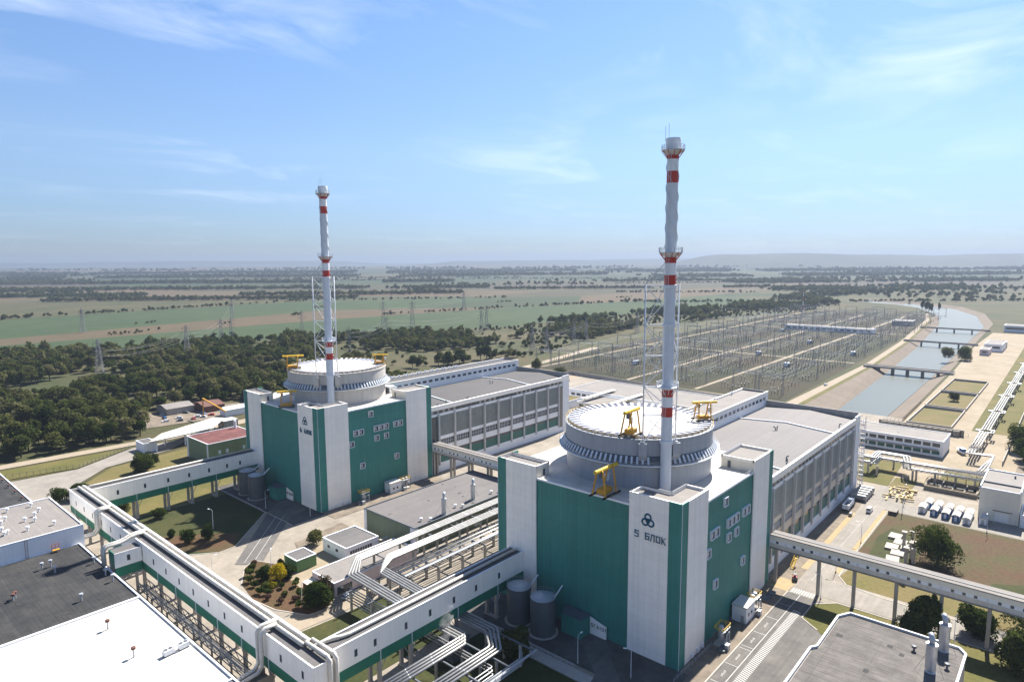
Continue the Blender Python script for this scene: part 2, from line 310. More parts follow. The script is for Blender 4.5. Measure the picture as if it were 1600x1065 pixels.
# paved plant area and what is laid on it
rect('yard', 20, 345, -60, 300, 0, YARD)
rect('yard_east', 345, 470, 20, 83, -.02, PALEG)
rect('yard_north_east', 345, 478, 83, 330, -.02, YARD)
sheet('track_north', [(470, 330), (480, 330), (480, 400), (640, 425), (640, 435), (430, 400), (340, 360), (340, 300), (470, 300)], -.03, TRACK)
Z = [.006]
def lay(name, poly, m): Z[0] += .004; return sheet(name, poly, Z[0], m)
lay('road_main', [(60, 55.5), (345, 57), (345, 65), (215, 63.5), (60, 63.5)], ROADC)
lay('road_asphalt', [(120, 44), (203, 44), (203, 63.6), (120, 63.6)], ASPH)
lay('apron_south', [(140, 63.6), (203, 63.6), (203, 71), (140, 71)], APRON)
lay('apron_hall', [(211, 63.7), (308, 65.5), (312, 72.4), (211, 72.4)], APRON)
lay('verge_sand', [(203, 64), (211, 63.6), (211, 71), (203, 71)], SAND)
lay('verge_sand_kerbside', [(222, 63.7), (286, 64.6), (286, 66.4), (222, 65.8)], SAND)
lay('verge_sand_field', [(226, 54.6), (297, 55.6), (297, 57), (226, 56.6)], SAND)
lay('lawn_dry', [(219, -40), (238, -40), (238, 52.6), (224, 54.2), (219.5, 51)], DRYG)
lay('lawn_scorched', [(238.2, -40), (297, -40), (297, 52), (294, 54.6), (238.2, 54.6)], BRNF)
lay('lawn_patch', [(243, 40), (262, 37), (276, 44), (279, 50), (266, 52.5), (246, 51)], LAWNG)
lay('lawn_patch_far', [(240, -30), (264, -30), (258, 4), (250, 16), (240, 18)], LAWNG)
lay('road_gallery', [(206, -40), (217, -40), (217, 40), (220, 56), (206.5, 56.5), (206, 30)], ROADC)
lay('lawn_under_gallery', [(181, -40), (205, -40), (205, 50), (200, 55.2), (190, 55.2), (186, 50), (181, 45)], LAWN)
lay('road_cross', [(297.4, -40), (309, -40), (309, 57), (297.4, 57)], ROADC)
lay('lawn_east', [(330, 62), (372, 64), (372, 88), (330, 88)], LAWN)
lay('lawn_east_plot', [(331, 53), (346, 53), (346, 62), (331, 62)], DRYG)
lay('lawn_pit', [(349, 22), (372, 22), (372, 46), (349, 46)], LAWN)
lay('lawn_fence', [(84, 284), (145, 284), (145, 322), (84, 322)], LAWN)
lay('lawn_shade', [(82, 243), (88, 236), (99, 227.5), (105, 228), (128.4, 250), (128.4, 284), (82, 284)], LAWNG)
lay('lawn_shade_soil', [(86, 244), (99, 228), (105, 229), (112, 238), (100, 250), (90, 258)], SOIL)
lay('apron_west', [(129, 229.5), (143.8, 229.5), (143.8, 296), (129, 296)], ASPHD)
lay('road_ramp', [(98, 214), (104, 207), (133, 238), (141, 240), (143.8, 246), (143.8, 262), (131, 251), (129, 249)], ASPH)
lay('apron_near', [(129, 68), (143.8, 68), (143.8, 138), (129, 138)], ASPHD)
lay('lawn_near', [(92, 66), (123.5, 66), (123.5, 121), (92, 121)], LAWNG)
lay('pavement_near', [(123.8, 66), (127.6, 66), (127.6, 152), (123.8, 152)], CONC)
lay('ramp_near', [(122, 77), (131, 80), (138, 88), (143.8, 92), (143.8, 100), (138, 97), (129, 86), (121, 84)], ASPH)
lay('garden_soil', [(93, 199), (99, 209), (104, 212), (107, 205), (108, 197), (114, 182), (112, 171), (103, 165), (97, 165.5), (92, 176), (90.5, 186)], SOIL)
lay('lawn_gallery', [(84, 128), (118, 128), (122, 154), (119, 158), (100, 158.5), (90, 159.5), (84, 150)], LAWNG)
lay('path_garden', [(83, 161), (100, 159.5), (121, 160), (121, 165), (103, 164), (92, 168), (84, 172)], TRACK)
lay('yard_terrace', [(104, 182), (143, 182), (143, 209), (112, 209), (106, 200)], PALEG)
lay('verge_olive', [(118, 207), (143, 211), (143, 217), (121, 214)], APRON)
lay('apron_olive', [(143.8, 222), (205, 222), (205, 231.8), (143.8, 231.8)], APRON)
lay('verge_yellow', [(186, 205), (206, 205), (206, 222), (186, 222)], SAND)
lay('lawn_west', [(84, 322), (135, 322), (150, 372), (108, 366), (88, 345)], DRYG)
lay('road_west', [(20, 300), (84, 300), (84, 345), (106, 368), (140, 376), (160, 392), (128, 396), (96, 376), (72, 378), (20, 392)], ROADC)
lay('lawn_fenceline', [(20, 393), (96, 378), (127, 397), (70, 402), (20, 408)], LAWN)
lay('road_perimeter', [(0, 411), (70, 405), (132, 401), (150, 398), (230, 405), (340, 380), (340, 388), (232, 416), (150, 408), (70, 414), (0, 420)], TRACK)
lay('yard_depot', [(150, 436), (215, 425), (232, 458), (190, 482), (160, 478)], APRON)
# markings: hatched band, bays, crossings
for i in range(66):
    x = 140+i*.8
    Zm = .07
    struct(MB().add([(x, 56.4, Zm), (x+.4, 56.4, Zm), (x+1.0, 58.7, Zm), (x+.6, 58.7, Zm)], [(0, 1, 2, 3)]).build('road_marking', MARK))
rect('road_marking', 120, 203, 59.9, 60.1, .07, MARK)
for x in (146, 155, 164, 165.4, 174, 184, 194): rect('road_marking', x, x+.18, 60.1, 63.4, .07, MARK)
for x in (149, 158, 168, 178):
    for k in range(6): rect('road_marking', x+k*.5, x+k*.5+.22, 61.5+(k % 2)*.12, 62.0+(k % 3)*.1, .07, MARK)
for i in range(9): rect('road_marking', 203.4, 206.4, 56.6+i*.75, 57.0+i*.75, .07, MARK)
for i in range(9): rect('road_marking', 123.9+i*.9, 124.4+i*.9, 82.0, 85.4, .07, MARK)
rect('road_marking', 215, 300, 60.3, 60.42, .07, MARK)
for a in ((0, 0), (2.3, -2.1)): sheet('road_marking', [(101+a[0], 213+a[1]), (101.12+a[0], 212.9+a[1]), (129.82+a[0], 243.1+a[1]), (129.7+a[0], 243.2+a[1])], .13, MARK)
# kerbs
def kerb(path, w=.35, h=.14):
    k = MB()
    for a, b_ in zip(path, path[1:]): k.beam((*a, h/2), (*b_, h/2), w, h)
    return struct(k.build('kerb', CONC))
kerb([(129, 229.5), (129, 296)]); kerb([(128.6, 68), (128.6, 80)]); kerb([(128.6, 92), (128.6, 138)]); kerb([(82, 243), (88, 236), (99, 227.5), (105, 228), (128.4, 250)])
kerb([(238, 54.8), (297, 55.4)]); kerb([(186, 50), (190, 55.4), (200, 55.4), (205.3, 50), (205.6, -40)]); kerb([(217.3, -40), (217.3, 40), (219, 51), (224, 54.5), (238, 54.8)]); kerb([(143, 63.8), (203, 63.8)])
kerb([(93, 199), (99, 209), (104, 212), (107, 205)]); kerb([(90.5, 186), (92, 176), (97, 165.5), (103, 165), (112, 171)])
# switchyard ground, tracks
sheet('switchyard_lawn', [(482, 160), (900, 172), (1400, 205), (1480, 330), (1200, 425), (640, 425), (482, 395)], -.06, SWG)
for i, y in enumerate((229, 292, 392)): sheet('switchyard_track', [(484, y), (1300, y+6+i*2), (1300, y+10+i*2), (484, y+3.2)], -.03+i*.001, TRACK)
for i, x in enumerate((700, 1000)): sheet('switchyard_cross_track', [(x, 168), (x+4, 168), (x+4, 420), (x, 420)], -.045+i*.001, TRACK)
sheet('canal_road', [(478, 150), (700, 152.5), (920, 164), (1250, 192), (1400, 217), (1400, 223), (1250, 198), (920, 170), (700, 158.5), (478, 158)], -.02, TRACK)
sheet('bank_lawn', [(481, 146), (690, 149), (700, 152), (478, 150)], -.05, LAWN)
sheet('bank_verge', [(690, 148.5), (900, 159.5), (1245, 187.5), (1400, 214), (1400, 217), (1250, 192), (920, 164), (700, 152.5)], -.05, LAWN)
sheet('pumping_yard', [(462, 20), (1100, 30), (1100, 94), (930, 95), (690, 86.5), (462, 82)], -.05, PALEG)
for i, (a, b_) in enumerate(((467, 523), (529, 590), (596, 655))): rect('filter_bed', a, b_, 57, 79, -.03, DRYG)
sheet('lawn_pipeline', [(410, 22), (1100, 26), (1100, 52), (410, 46)], -.04, LAWN)
sheet('road_pipeline', [(380, 12), (1100, 14), (1100, 24), (380, 21)], -.03, APRON)
# far fields: polygons in the plain, all flat on the ground
def fld(poly, k, z): sheet('field', poly, z, F_G[k])
fld([(-300, 1015), (188, 1016), (634, 1001), (1061, 932), (1407, 821), (1750, 790), (1600, 585), (1303, 612), (1082, 640), (758, 676), (554, 730), (451, 800), (280, 865), (-200, 930)], 0, -.09)
fld([(-300, 1120), (205, 1101), (755, 1192), (900, 1090), (1061, 932), (634, 1001), (188, 1016), (-300, 1015)], 2, -.08)
fld([(-500, 1500), (275, 1465), (915, 1500), (1324, 1163), (900, 1090), (755, 1192), (205, 1101), (-300, 1120)], 0, -.085)
fld([(900, 1090), (1324, 1163), (1500, 1060), (1250, 900), (1061, 932)], 1, -.084)
fld([(1250, 885), (1500, 1060), (1815, 1059), (2700, 860), (2627, 721), (1750, 790), (1407, 821)], 2, -.086)
fld([(1500, 1060), (1324, 1163), (1250, 1250), (1900, 1340), (2600, 1100), (2700, 860), (1815, 1059)], 3, -.083)
fr = random.Random(21)
vd = Vector((fw.x, fw.y)); vr = Vector((r0.x, r0.y))
d = 1750.
while d < 9500:
    dep = fr.uniform(.07, .2)*d; x = -1.15*d
    while x < 1.1*d:
        w_ = fr.uniform(.35, 1.0)*d
        k = fr.choices([0, 1, 2, 3, 4], [4, 5, 1.8, 3.5, 2.2])[0]; sl = fr.uniform(-.08, .08)
        if not (x > .25*d and d < 2600):
            c = [vd*(d+fr.uniform(0, 25))+vr*x, vd*(d+sl*w_)+vr*(x+w_*.985), vd*(d+dep*.96+sl*w_)+vr*(x+w_*1.03), vd*(d+dep*.97)+vr*x*(1+.02)]
            fld([(p.x, p.y) for p in c], k, -.10+fr.uniform(0, .012))
        x += w_
    d += dep
rv = bpy.data.materials.new('river_water'); rv.use_nodes = True; b = rv.node_tree.nodes['Principled BSDF']; b.inputs['Base Color'].default_value = (.10, .13, .16, 1); b.inputs['Roughness'].default_value = .25
pp = [vd*12500+vr*-14000, vd*11800+vr*-4000, vd*11500+vr*2400, vd*12300+vr*4500, vd*13200+vr*2500, vd*12800+vr*-2000, vd*13600+vr*-13000]
sheet('river', [(p.x, p.y) for p in pp], -.07, rv)
# low hills beyond the canal
def hill(name, d0, x0, x1, h, dep, seed):
    q = MB(); n, mrow = 90, 14; hr = random.Random(seed); ph = [hr.uniform(0, 6.28) for _ in range(6)]
    for j in range(mrow):
        v = j/(mrow-1)
        for i in range(n):
            u = i/(n-1); e = min(1, u/.12)*min(1, (1-u)/.15); e = e*e*(3-2*e)
            prof = math.sin(math.pi*min(1, v*1.15)/2 if v < .87 else math.pi/2)
            hh = h*e*prof*(.82+.10*math.sin(7*u+ph[0])+.05*math.sin(17*u+ph[1])+.03*math.sin(41*u+ph[2]+3*v))
            p = vd*(d0+dep*v)+vr*(x0+(x1-x0)*u); q.v.append((p.x, p.y, hh-.3))
    for j in range(mrow-1):
        for i in range(n-1): q.f.append((j*n+i, j*n+i+1, (j+1)*n+i+1, (j+1)*n+i))
    struct(q.build(name, HILLM, smooth=True))
HILLM = mat('wooded_hill', (.022, .030, .012), .95, .2, .006, c2=(.045, .045, .022), big=.5, bigs=.0012)
hill('hill_east', 6400, 1750, 9500, 168, 2000, 3)
hill('hill_south_east', 6200, 3600, 9000, 62, 1500, 5)
hill('hill_far', 11000, -1800, 5200, 92, 2200, 9)
hill('hill_west', 13500, -15500, -2500, 98, 1500, 12)

# ------------------------------------------------------------------ lettering (strokes on a 1 x 1.4 cell)
GL = {'5': [(.9,1.3,.1,1.3),(.15,1.3,.15,.78),(.1,.78,.75,.78),(.85,.7,.85,.2),(.1,.1,.75,.1)],
      '6': [(.85,1.3,.2,1.3),(.13,1.25,.13,.1),(.1,.1,.8,.1),(.87,.15,.87,.7),(.1,.74,.85,.74)],
      'Б': [(.9,1.3,.1,1.3),(.15,1.3,.15,.1),(.1,.1,.8,.1),(.87,.15,.87,.68),(.1,.74,.85,.74)],
      'Л': [(.3,1.3,.9,1.3),(.85,1.3,.85,.05),(.32,1.3,.1,.05)],
      'О': [(.2,1.3,.8,1.3),(.87,1.25,.87,.15),(.8,.1,.2,.1),(.13,.15,.13,1.25)],
      'К': [(.15,1.35,.15,.05),(.2,.65,.85,1.33),(.3,.75,.88,.07)],
      'Г': [(.15,1.35,.15,.05),(.1,1.3,.9,1.3)], 'А': [(.08,.05,.5,1.35),(.92,.05,.5,1.35),(.25,.45,.75,.45)],
      '1': [(.55,1.35,.55,.05),(.55,1.3,.25,1.05)], '0': [(.2,1.3,.8,1.3),(.87,1.25,.87,.15),(.8,.1,.2,.1),(.13,.15,.13,1.25)]}
def letters(txt, org, right, h, mat_, parent, w=.2, adv=1.25, depth=.12):
    """each character a part of its own; org is the lower left corner, right the reading direction on the wall"""
    o = Vector(org); r = Vector(right); s = h/1.4; nrm = Vector((0, 0, 1)).cross(r)*-1
    for i, ch in enumerate(txt):
        if ch != ' ':
            q = MB()
            for k, (x0, y0, x1, y1) in enumerate(GL[ch]):
                f = lambda x, y: o+r*((i*adv+x)*s)+Vector((0, 0, y*s))+nrm*(k*.003)
                a, b_ = f(x0, y0), f(x1, y1); dd = (b_-a).normalized()
                q.beam(a-dd*w*s*.35, b_+dd*w*s*.35, w*s, depth) if abs(dd.z) < .9 else q.beam(a-dd*w*s*.35, b_+dd*w*s*.35, w*s if abs(r.x) > .5 else depth, depth if abs(r.x) > .5 else w*s)
            q.build('letter', mat_, parent)
def ringmesh(c, R, r, n=20, axis='x'):
    q = MB(); m_ = 6
    for i in range(n):
        a = 2*math.pi*i/n
        for j in range(m_):
            b_ = 2*math.pi*j/m_; rr = R+r*math.cos(b_)
            q.v.append((c[0]+r*.5*math.sin(b_), c[1]+rr*math.cos(a), c[2]+rr*math.sin(a)))
    for i in range(n):
        for j in range(m_): q.f.append((i*m_+j, ((i+1) % n)*m_+j, ((i+1) % n)*m_+(j+1) % m_, i*m_+(j+1) % m_))
    return q

# ------------------------------------------------------------------ reactor buildings
BX = 61.0
winm = {}
def win_unit():
    if 'f' not in winm:
        f = MB(); a, h_, dp, e = 1.22, 1.3, .62, .17
        f.box(-a, a, -dp, 0, h_-e, h_); f.box(-a, a, -dp, 0, -h_, -h_+e); f.box(-a, -a+e, -dp, 0, -h_+e, h_-e); f.box(a-e, a, -dp, 0, -h_+e, h_-e)
        f.box(-.05, .05, -dp+.2, -.1, -h_+e, h_-e)
        winm['f'] = f.mesh('window', WPAINT); winm['p'] = MB().box(-a+e, a-e, -.35, -.25, -h_+e, h_-e).mesh('pane', GLASS)
        winm['b'] = MB().box(-.75, -.15, -.42, -.36, -.5, .6).mesh('blind', STEEL)
    return winm
def reactor(num, org, contm, label):
    R = thing('reactor_building', label, 'building', org)
    MB().box(.25, BX-.25, .25, BX-.25, 0, 40.05).build('wall', GREEN, R)
    MB().box(.6, BX-.6, .6, BX-.6, 40.06, 40.2).build('roof', ROOFW, R)
    for a in ((14.5, 46, .0, .45), (14.5, 46, BX-.45, BX)): MB().box(a[0], a[1], a[2], a[3], 39.9, 40.42).build('coping', WPAINT, R)
    for a in ((0, .45, 14.8, 46.2), (BX-.45, BX, 10.5, 50)): MB().box(a[0], a[1], a[2], a[3], 39.9, 40.42).build('coping', WPAINT, R)
    towers = [[(.1, .1), (14.4, .1), (14.4, 6.2), (6.2, 6.2), (6.2, 14.7), (.1, 14.7)], [(46.1, .1), (60.9, .1), (60.9, 10.3), (46.1, 10.3)],
              [(.1, 46.3), (6.2, 46.3), (6.2, 60.9), (.1, 60.9)], [(50, 50), (60.9, 50), (60.9, 60.9), (50, 60.9)]]
    for k, tw in enumerate(towers):
        MB().prism(tw, 40.21, 43.0).build('tower_wall', CREAM, R)
        cx = sum(p[0] for p in tw)/len(tw); cy = sum(p[1] for p in tw)/len(tw)
        par = MB(); n = len(tw)
        for i in range(n):
            a, b_ = Vector(tw[i]), Vector(tw[(i+1) % n]); dd = (b_-a).normalized(); nn = Vector((-dd.y, dd.x))*.2
            par.beam((*(a+nn-dd*.0), 43.42), (*(b_+nn), 43.42), .4, .84)
        par.build('parapet', WHITE, R)
        ins = [(p[0]+(.4 if p[0] < cx else -.4)*(0 if k == 0 and p == (6.2, 6.2) else 1), p[1]+(.4 if p[1] < cy else -.4)*(0 if k == 0 and p == (6.2, 6.2) else 1)) for p in tw]
        MB().prism(ins, 43.02, 43.1).build('tower_roof', ROOFL, R)
        rim = MB()
        for i in range(n):
            a, b_ = Vector(tw[i]), Vector(tw[(i+1) % n]); dd = (b_-a).normalized(); nn = Vector((-dd.y, dd.x))*.2
            if k == 0 and i in (2, 3) or k == 1 and i in (2,) or k == 2 and i in (1, 2): rim.beam((*(a+nn), 43.9), (*(b_+nn), 43.9), .6, .12)
        if rim.v: rim.build('rim_flashing', STEELD, R)
    # white pilasters and green corner strips, 3 cm clear of each other
    for x0, x1 in ((3.15, 14.5), (46, 58.15)): MB().box(x0, x1, -.28, .09, 0, 43.9).build('pilaster', WHITE, R)
    for y0, y1 in ((3.45, 14.8), (46.2, 57.85)): MB().box(-.28, .09, y0, y1, 0, 43.9).build('pilaster', WHITE, R)
    MB().prism([(-.2, -.2), (3.12, -.2), (3.12, .085), (.085, .085), (.085, 3.42), (-.2, 3.42)], 0, 43.86).build('corner_strip', GREEN, R)
    MB().prism([(58.18, -.2), (61.2, -.2), (61.2, 9), (60.915, 9), (60.915, .085), (58.18, .085)], 0, 43.86).build('corner_strip', GREEN, R)
    MB().prism([(-.2, 57.88), (.085, 57.88), (.085, 60.915), (9, 60.915), (9, 61.2), (-.2, 61.2)], 0, 43.86).build('corner_strip', GREEN, R)
    for a, s_ in (((-.24, -.24), 0), ((61.24, -.24), 0), ((-.24, 61.24), 0)): MB().box(a[0]-.05, a[0]+.05, a[1]-.05, a[1]+.05, 0, 43.87).build('corner_trim', STEELP, R)
    MB().rail([(15, .25, 40.4), (45.8, .25, 40.4)], 1.0, 1.6, .05).build('roof_railing', STEEL, R); MB().rail([(.25, 15, 40.4), (.25, 46, 40.4)], 1.0, 1.6, .05).build('roof_railing', STEEL, R)
    # roof doors
    MB().box(46.02, 46.1, 7.2, 8.2, 40.3, 42.4).build('door', STEELD, R); MB().box(3.2, 4.1, 46.2, 46.29, 40.3, 42.3).build('door', STEELD, R)
    for x, y in ((9, 46.29), (46.09, 3)): pass
    # windows on the road side
    wu = win_unit()
    for x, z in ((26.2, 37), (39.7, 30), (42.5, 30), (28.9, 30), (31.7, 30), (34.5, 30), (18.2, 30), (21, 30), (29.1, 25.7), (34.4, 25.7), (15.9, 25.5), (39.9, 15), (21.1, 15)):
        w_ = mobj('window', wu['f'], R, (x, .26, z)); mobj('pane', wu['p'], w_); mobj('blind', wu['b'], w_)
    # emblem and writing on the tall white panel
    MB_ = ringmesh((-.36, 9.2, 37.35), .48, .22); MB_.build('emblem_ring', TEAL, R)
    for a in (90, 210, 330): ringmesh((-.36, 9.2+.95*math.cos(math.radians(a)), 37.35+.95*math.sin(math.radians(a))), .82, .26).build('emblem_ring', TEAL, R)
    letters(num+' БЛОК', (-.36, 13.0, 32.3), (0, -1, 0), 1.8, TEAL, R, .36, 1.2)
    # containment
    C = (30.5, 30.5)
    MB().lathe([(21.9, 40.1), (21.9, 47.1)], 72, C, cap1=False).build('containment_wall', contm, R)
    MB().lathe([(21.9, 46.9), (24.2, 47.15), (24.3, 47.45), (21.8, 47.5)], 72, C, cap1=False).build('ledge', STEELP, R)
    MB().lathe([(23.4, 47.52), (22.0, 49.75)], 72, C, cap1=False).build('sloping_band', STEELD, R)
    MB().lathe([(22.2, 49.7), (22.2, 54.05), (22.45, 54.1), (22.45, 54.4), (21.9, 54.45), (17.6, 54.5)], 72, C, cap1=False).build('upper_wall', contm, R)
    MB().lathe([(17.9, 54.4), (17.9, 54.75), (17.4, 54.8), (14, 55.5), (10, 56.05), (6, 56.4), (3, 56.55), (.3, 56.6)], 72, C).build('dome', ROOFW, R, smooth=False)
    an = MB(); br = MB(); rl = MB(); nr = 96
    for i in range(nr):
        a = 2*math.pi*i/nr; ca, sa = math.cos(a), math.sin(a)
        if abs((math.degrees(a)-225+180) % 360-180) < 7: continue
        an.beam((30.5+23.55*ca, 30.5+23.55*sa, 47.75), (30.5+22.4*ca, 30.5+22.4*sa, 49.5), .55, .3)
        if i % 3 == 0: br.beam((30.5+21.9*ca, 30.5+21.9*sa, 46.0), (30.5+24.1*ca, 30.5+24.1*sa, 47.0), .12)
    an.build('anchor_row', STEELP, R)['kind'] = 'stuff'
    br.build('ledge_bracket_row', STEEL, R)['kind'] = 'stuff'
    for RR, z0, m_ in ((24.15, 47.45, STEEL), (22.25, 54.45, YELL)):
        pts = [(30.5+RR*math.cos(2*math.pi*i/64), 30.5+RR*math.sin(2*math.pi*i/64), z0) for i in range(65)]
        MB().rail(pts, 1.0, 3, .06).build('ring_railing', m_, R)
    ab = MB(); ab.add([(-1.75, -.5, 0), (1.75, -.5, 0), (1.75, .5, 0), (-1.75, .5, 0), (-1.75, -.5, .35), (1.75, -.5, .75), (1.75, .5, .75), (-1.75, .5, .35)], [(0, 3, 2, 1), (4, 5, 6, 7), (0, 1, 5, 4), (1, 2, 6, 5), (2, 3, 7, 6), (3, 0, 4, 7)])
    if 'ab' not in winm: winm['ab'] = ab.mesh('anchor_block', mat('anchor_cover_paint', (.42, .43, .46), .5, .1)); winm['abs'] = MB().box(-1.7, 1.7, .52, 1.75, 0, .38).mesh('cover_strip', mat('navy_cover_paint', (.035, .045, .10), .6))
    for i in range(54):
        a = 2*math.pi*(i+.5)/54
        o = mobj('anchor_block', winm['ab'], R, (30.5+19.75*math.cos(a), 30.5+19.75*math.sin(a), 54.48), a); mobj('cover_strip', winm['abs'], o)
    # corbels that carry the stack's lattice
    for da in (-11.5, 11.5):
        a = math.radians(225+da); c = Vector((30.5+22.4*math.cos(a), 30.5+22.4*math.sin(a), 0)); t_ = Vector((-math.sin(a), math.cos(a), 0)); n_ = Vector((math.cos(a), math.sin(a), 0))
        q = MB(); p = []
        for s_ in (-1.15, 1.15):
            for r_, z_ in ((-1, 48.6), (.3, 48.4), (1.5, 50.2), (1.5, 53.6), (-1, 53.6)): p.append(c+t_*s_+n_*r_+Vector((0, 0, z_)))
        q.add(p, [(4, 3, 2, 1, 0), (5, 6, 7, 8, 9)]+[(i, (i+1) % 5, 5+(i+1) % 5, 5+i) for i in range(5)]); q.build('corbel', contm, R)
    # roof kiosk by the containment
    MB().box(49.5, 52.8, 16, 20.5, 40.21, 43.6).build('roof_kiosk', WPAINT, R)
    MB().box(49.3, 49.48, 16.4, 20.1, 40.6, 42.9).build('roof_kiosk_louvre', STEELD, R)
    # entrance annexe with the gate and its number
    A = MB(); A.prism([(-5, 26.6), (-.3, 26.6), (-.3, 35.6), (-5, 33.2)], 0, 5.4).build('annexe', GREEN, R)
    MB().prism([(-4.8, 26.8), (-.32, 26.8), (-.32, 35.3), (-4.8, 33)], 5.42, 5.5).build('annexe_roof', STEELD, R)
    MB().add([(-.6, 21.2, 0), (-.6, 26.55, 0), (-.6, 26.55, 5.0), (-.6, 21.2, 3.7), (-.31, 21.2, 0), (-.31, 26.55, 0), (-.31, 26.55, 5.0), (-.31, 21.2, 3.7)], [(0, 3, 2, 1), (4, 5, 6, 7), (0, 1, 5, 4), (1, 2, 6, 5), (2, 3, 7, 6), (3, 0, 4, 7)]).build('gate', GALW, R)
    letters(num+'ГА101', (-.66, 26.1, 2.3), (0, -1, 0), 1.05, BLACK, R, .2, 1.18, .06)
    # small fittings at the foot of the wall
    for x in (6.5, 9.8, 12.6): MB().box(x, x+.8, -.75, -.29, .5, 1.6).build('wall_cabinet', WPAINT, R)
    return R
reactor('5', (143.8, 71, 0), BLUEGREY, 'near green and white reactor building with blue-grey round containment and number 5')
reactor('6', (143.8, 232, 0), CONT6, 'far green and white reactor building with pale round containment and number 6')

# ------------------------------------------------------------------ vent stacks
def stack(org, label):
    S = thing('vent_stack', label, 'chimney', org)
    r = 1.5; segs = [(40.2, 59.6, STEELP), (59.6, 63.6, RED), (63.6, 67.2, WPAINT), (67.2, 69.4, RED), (69.4, 96.6, STEELP), (96.6, 99.5, RED), (99.5, 102.6, WPAINT), (102.6, 104.6, RED),
                     (104.6, 122.9, STEELP), (122.9, 126.0, RED), (126.0, 129.0, WPAINT), (129.0, 131.0, RED)]
    segs = [(40.2, 61.3, STEELP), (61.3, 64.0, RED), (64.0, 66.8, WPAINT), (66.8, 69.2, RED), (69.2, 96.6, STEELP), (96.6, 99.5, RED), (99.5, 102.6, WPAINT), (102.6, 104.9, RED), (104.9, 123.2, STEELP), (123.2, 126.2, RED), (126.2, 129.2, WPAINT), (129.2, 131.2, RED)]
    for a, b_, m_ in segs: MB().lathe([(r, a), (r, b_)], 28, cap1=False).build('shaft_band', m_, S, smooth=True)
    for z in (54.2, 69.3, 86.2, 96.4): MB().lathe([(r, z-.5), (r+.28, z-.45), (r+.28, z+.45), (r, z+.5)], 28, cap1=False).build('collar', STEELP, S)
    for z, rr, top in ((69.4, 2.9, 0), (105.3, 3.05, 1), (131.4, 2.95, 1)):
        MB().lathe([(r, z-1.2 if top else z-.5), (rr-.2, z-.05), (rr, z), (rr, z+.15), (r, z+.18)], 24, cap1=False).build('platform', STEELP if not top else STEEL, S)
        MB().rail([(rr*math.cos(2*math.pi*i/16), rr*math.sin(2*math.pi*i/16), z+.15) for i in range(17)], 1.2, 3, .09, 3).build('platform_railing', STEELP, S)
        q = MB()
        for i in range(10):
            a = 2*math.pi*i/10; q.beam((1.5*math.cos(a), 1.5*math.sin(a), z-1.9), ((rr-.1)*math.cos(a), (rr-.1)*math.sin(a), z-.1), .14)
        q.build('platform_bracket_row', RED if top else STEELP, S)['kind'] = 'stuff'
    MB().lathe([(1.5, 131.5), (1.85, 131.6), (2.0, 133.9), (1.9, 134.5), (1.5, 134.5), (1.45, 132)], 28, cap1=False).build('head', WPAINT, S, smooth=False)
    for x, y in ((.4, .3), (-.3, .9)): MB().beam((x, y+1.2, 134), (x, y+1.2, 138+x), .08).build('lightning_rod', STEEL, S)
    for k in range(3):      # helical strakes
        q = MB(); n = 70
        for i in range(n):
            z = 106.5+i*(128.7-106.5)/(n-1); a = -2*math.pi*(z-106.5)/15.5+k*2*math.pi/3
            for rr, dz in ((1.48, -.06), (1.69, -.04), (1.69, .04), (1.48, .06)): q.v.append((rr*math.cos(a), rr*math.sin(a), z+dz))
        for i in range(n-1):
            for j in range(4): q.f.append((i*4+j, i*4+(j+1) % 4, i*4+4+(j+1) % 4, i*4+4+j))
        q.build('strake', STEELP, S)
    # lattice: two legs rising from the corbels, tied to the shaft
    cx, cy = 30.5-14.9, 30.5-12.6
    legs = []
    for da in (-11.5, 11.5):
        a = math.radians(225+da); legs.append(Vector((cx+22.9*math.cos(a), cy+22.9*math.sin(a), 53.7)))
    zt = 97.0; lv = [53.7, 61.5, 69.3, 77.8, 86.2, 96.6]
    for g_ in legs:
        MB().tube([g_, (g_.x, g_.y, zt)], .21, 8).build('lattice_leg', STEELP, S, smooth=True)
        MB().beam((g_.x, g_.y, zt), (0, 0, 104.3), .16).build('top_stay', STEEL, S)
        MB().lathe([(.7, 53.6), (.7, 54.0)], 12, (g_.x, g_.y)).build('leg_foot', STEEL, S)
    for i, z in enumerate(lv[1:]):
        q = MB()
        for g_ in legs: q.beam((g_.x, g_.y, z), (0, 0, z), .2)
        q.beam((legs[0].x, legs[0].y, z), (legs[1].x, legs[1].y, z), .2)
        q.build('horizontal_tie', STEELP, S)
    for i in range(len(lv)-1):
        for j, g_ in enumerate(legs):
            p0, p1 = ((g_.x, g_.y, lv[i]), (g_.x*.2, g_.y*.2, lv[i+1])); p2, p3 = ((g_.x*.2, g_.y*.2, lv[i]), (g_.x, g_.y, lv[i+1]))
            MB().beam(*((p0, p1) if i % 2 == j else (p2, p3)), .16).build('diagonal_brace', STEELP, S)
        a, b_ = legs; MB().beam((a.x, a.y, lv[i]), (b_.x, b_.y, lv[i+1]), .12).build('diagonal_brace', STEELP, S); MB().beam((b_.x, b_.y, lv[i]), (a.x, a.y, lv[i+1]), .18).build('diagonal_brace', STEELP, S)
    la = MB(); la.beam((-1.6, .35, 44), (-1.6, .35, 131), .06); la.beam((-1.6, -.35, 44), (-1.6, -.35, 131), .06)
    for i in range(145): la.beam((-1.6, -.35, 44+i*.6), (-1.6, .35, 44+i*.6), .04)
    la.build('ladder', STEELP, S)
    return S
s5 = stack((143.8+14.9, 71+12.6, 0), 'red and white banded vent stack on the near reactor building')
s6 = copy_tree(s5, (143.8+14.9, 232+12.6, 0), 0, 'red and white banded vent stack on the far reactor building')

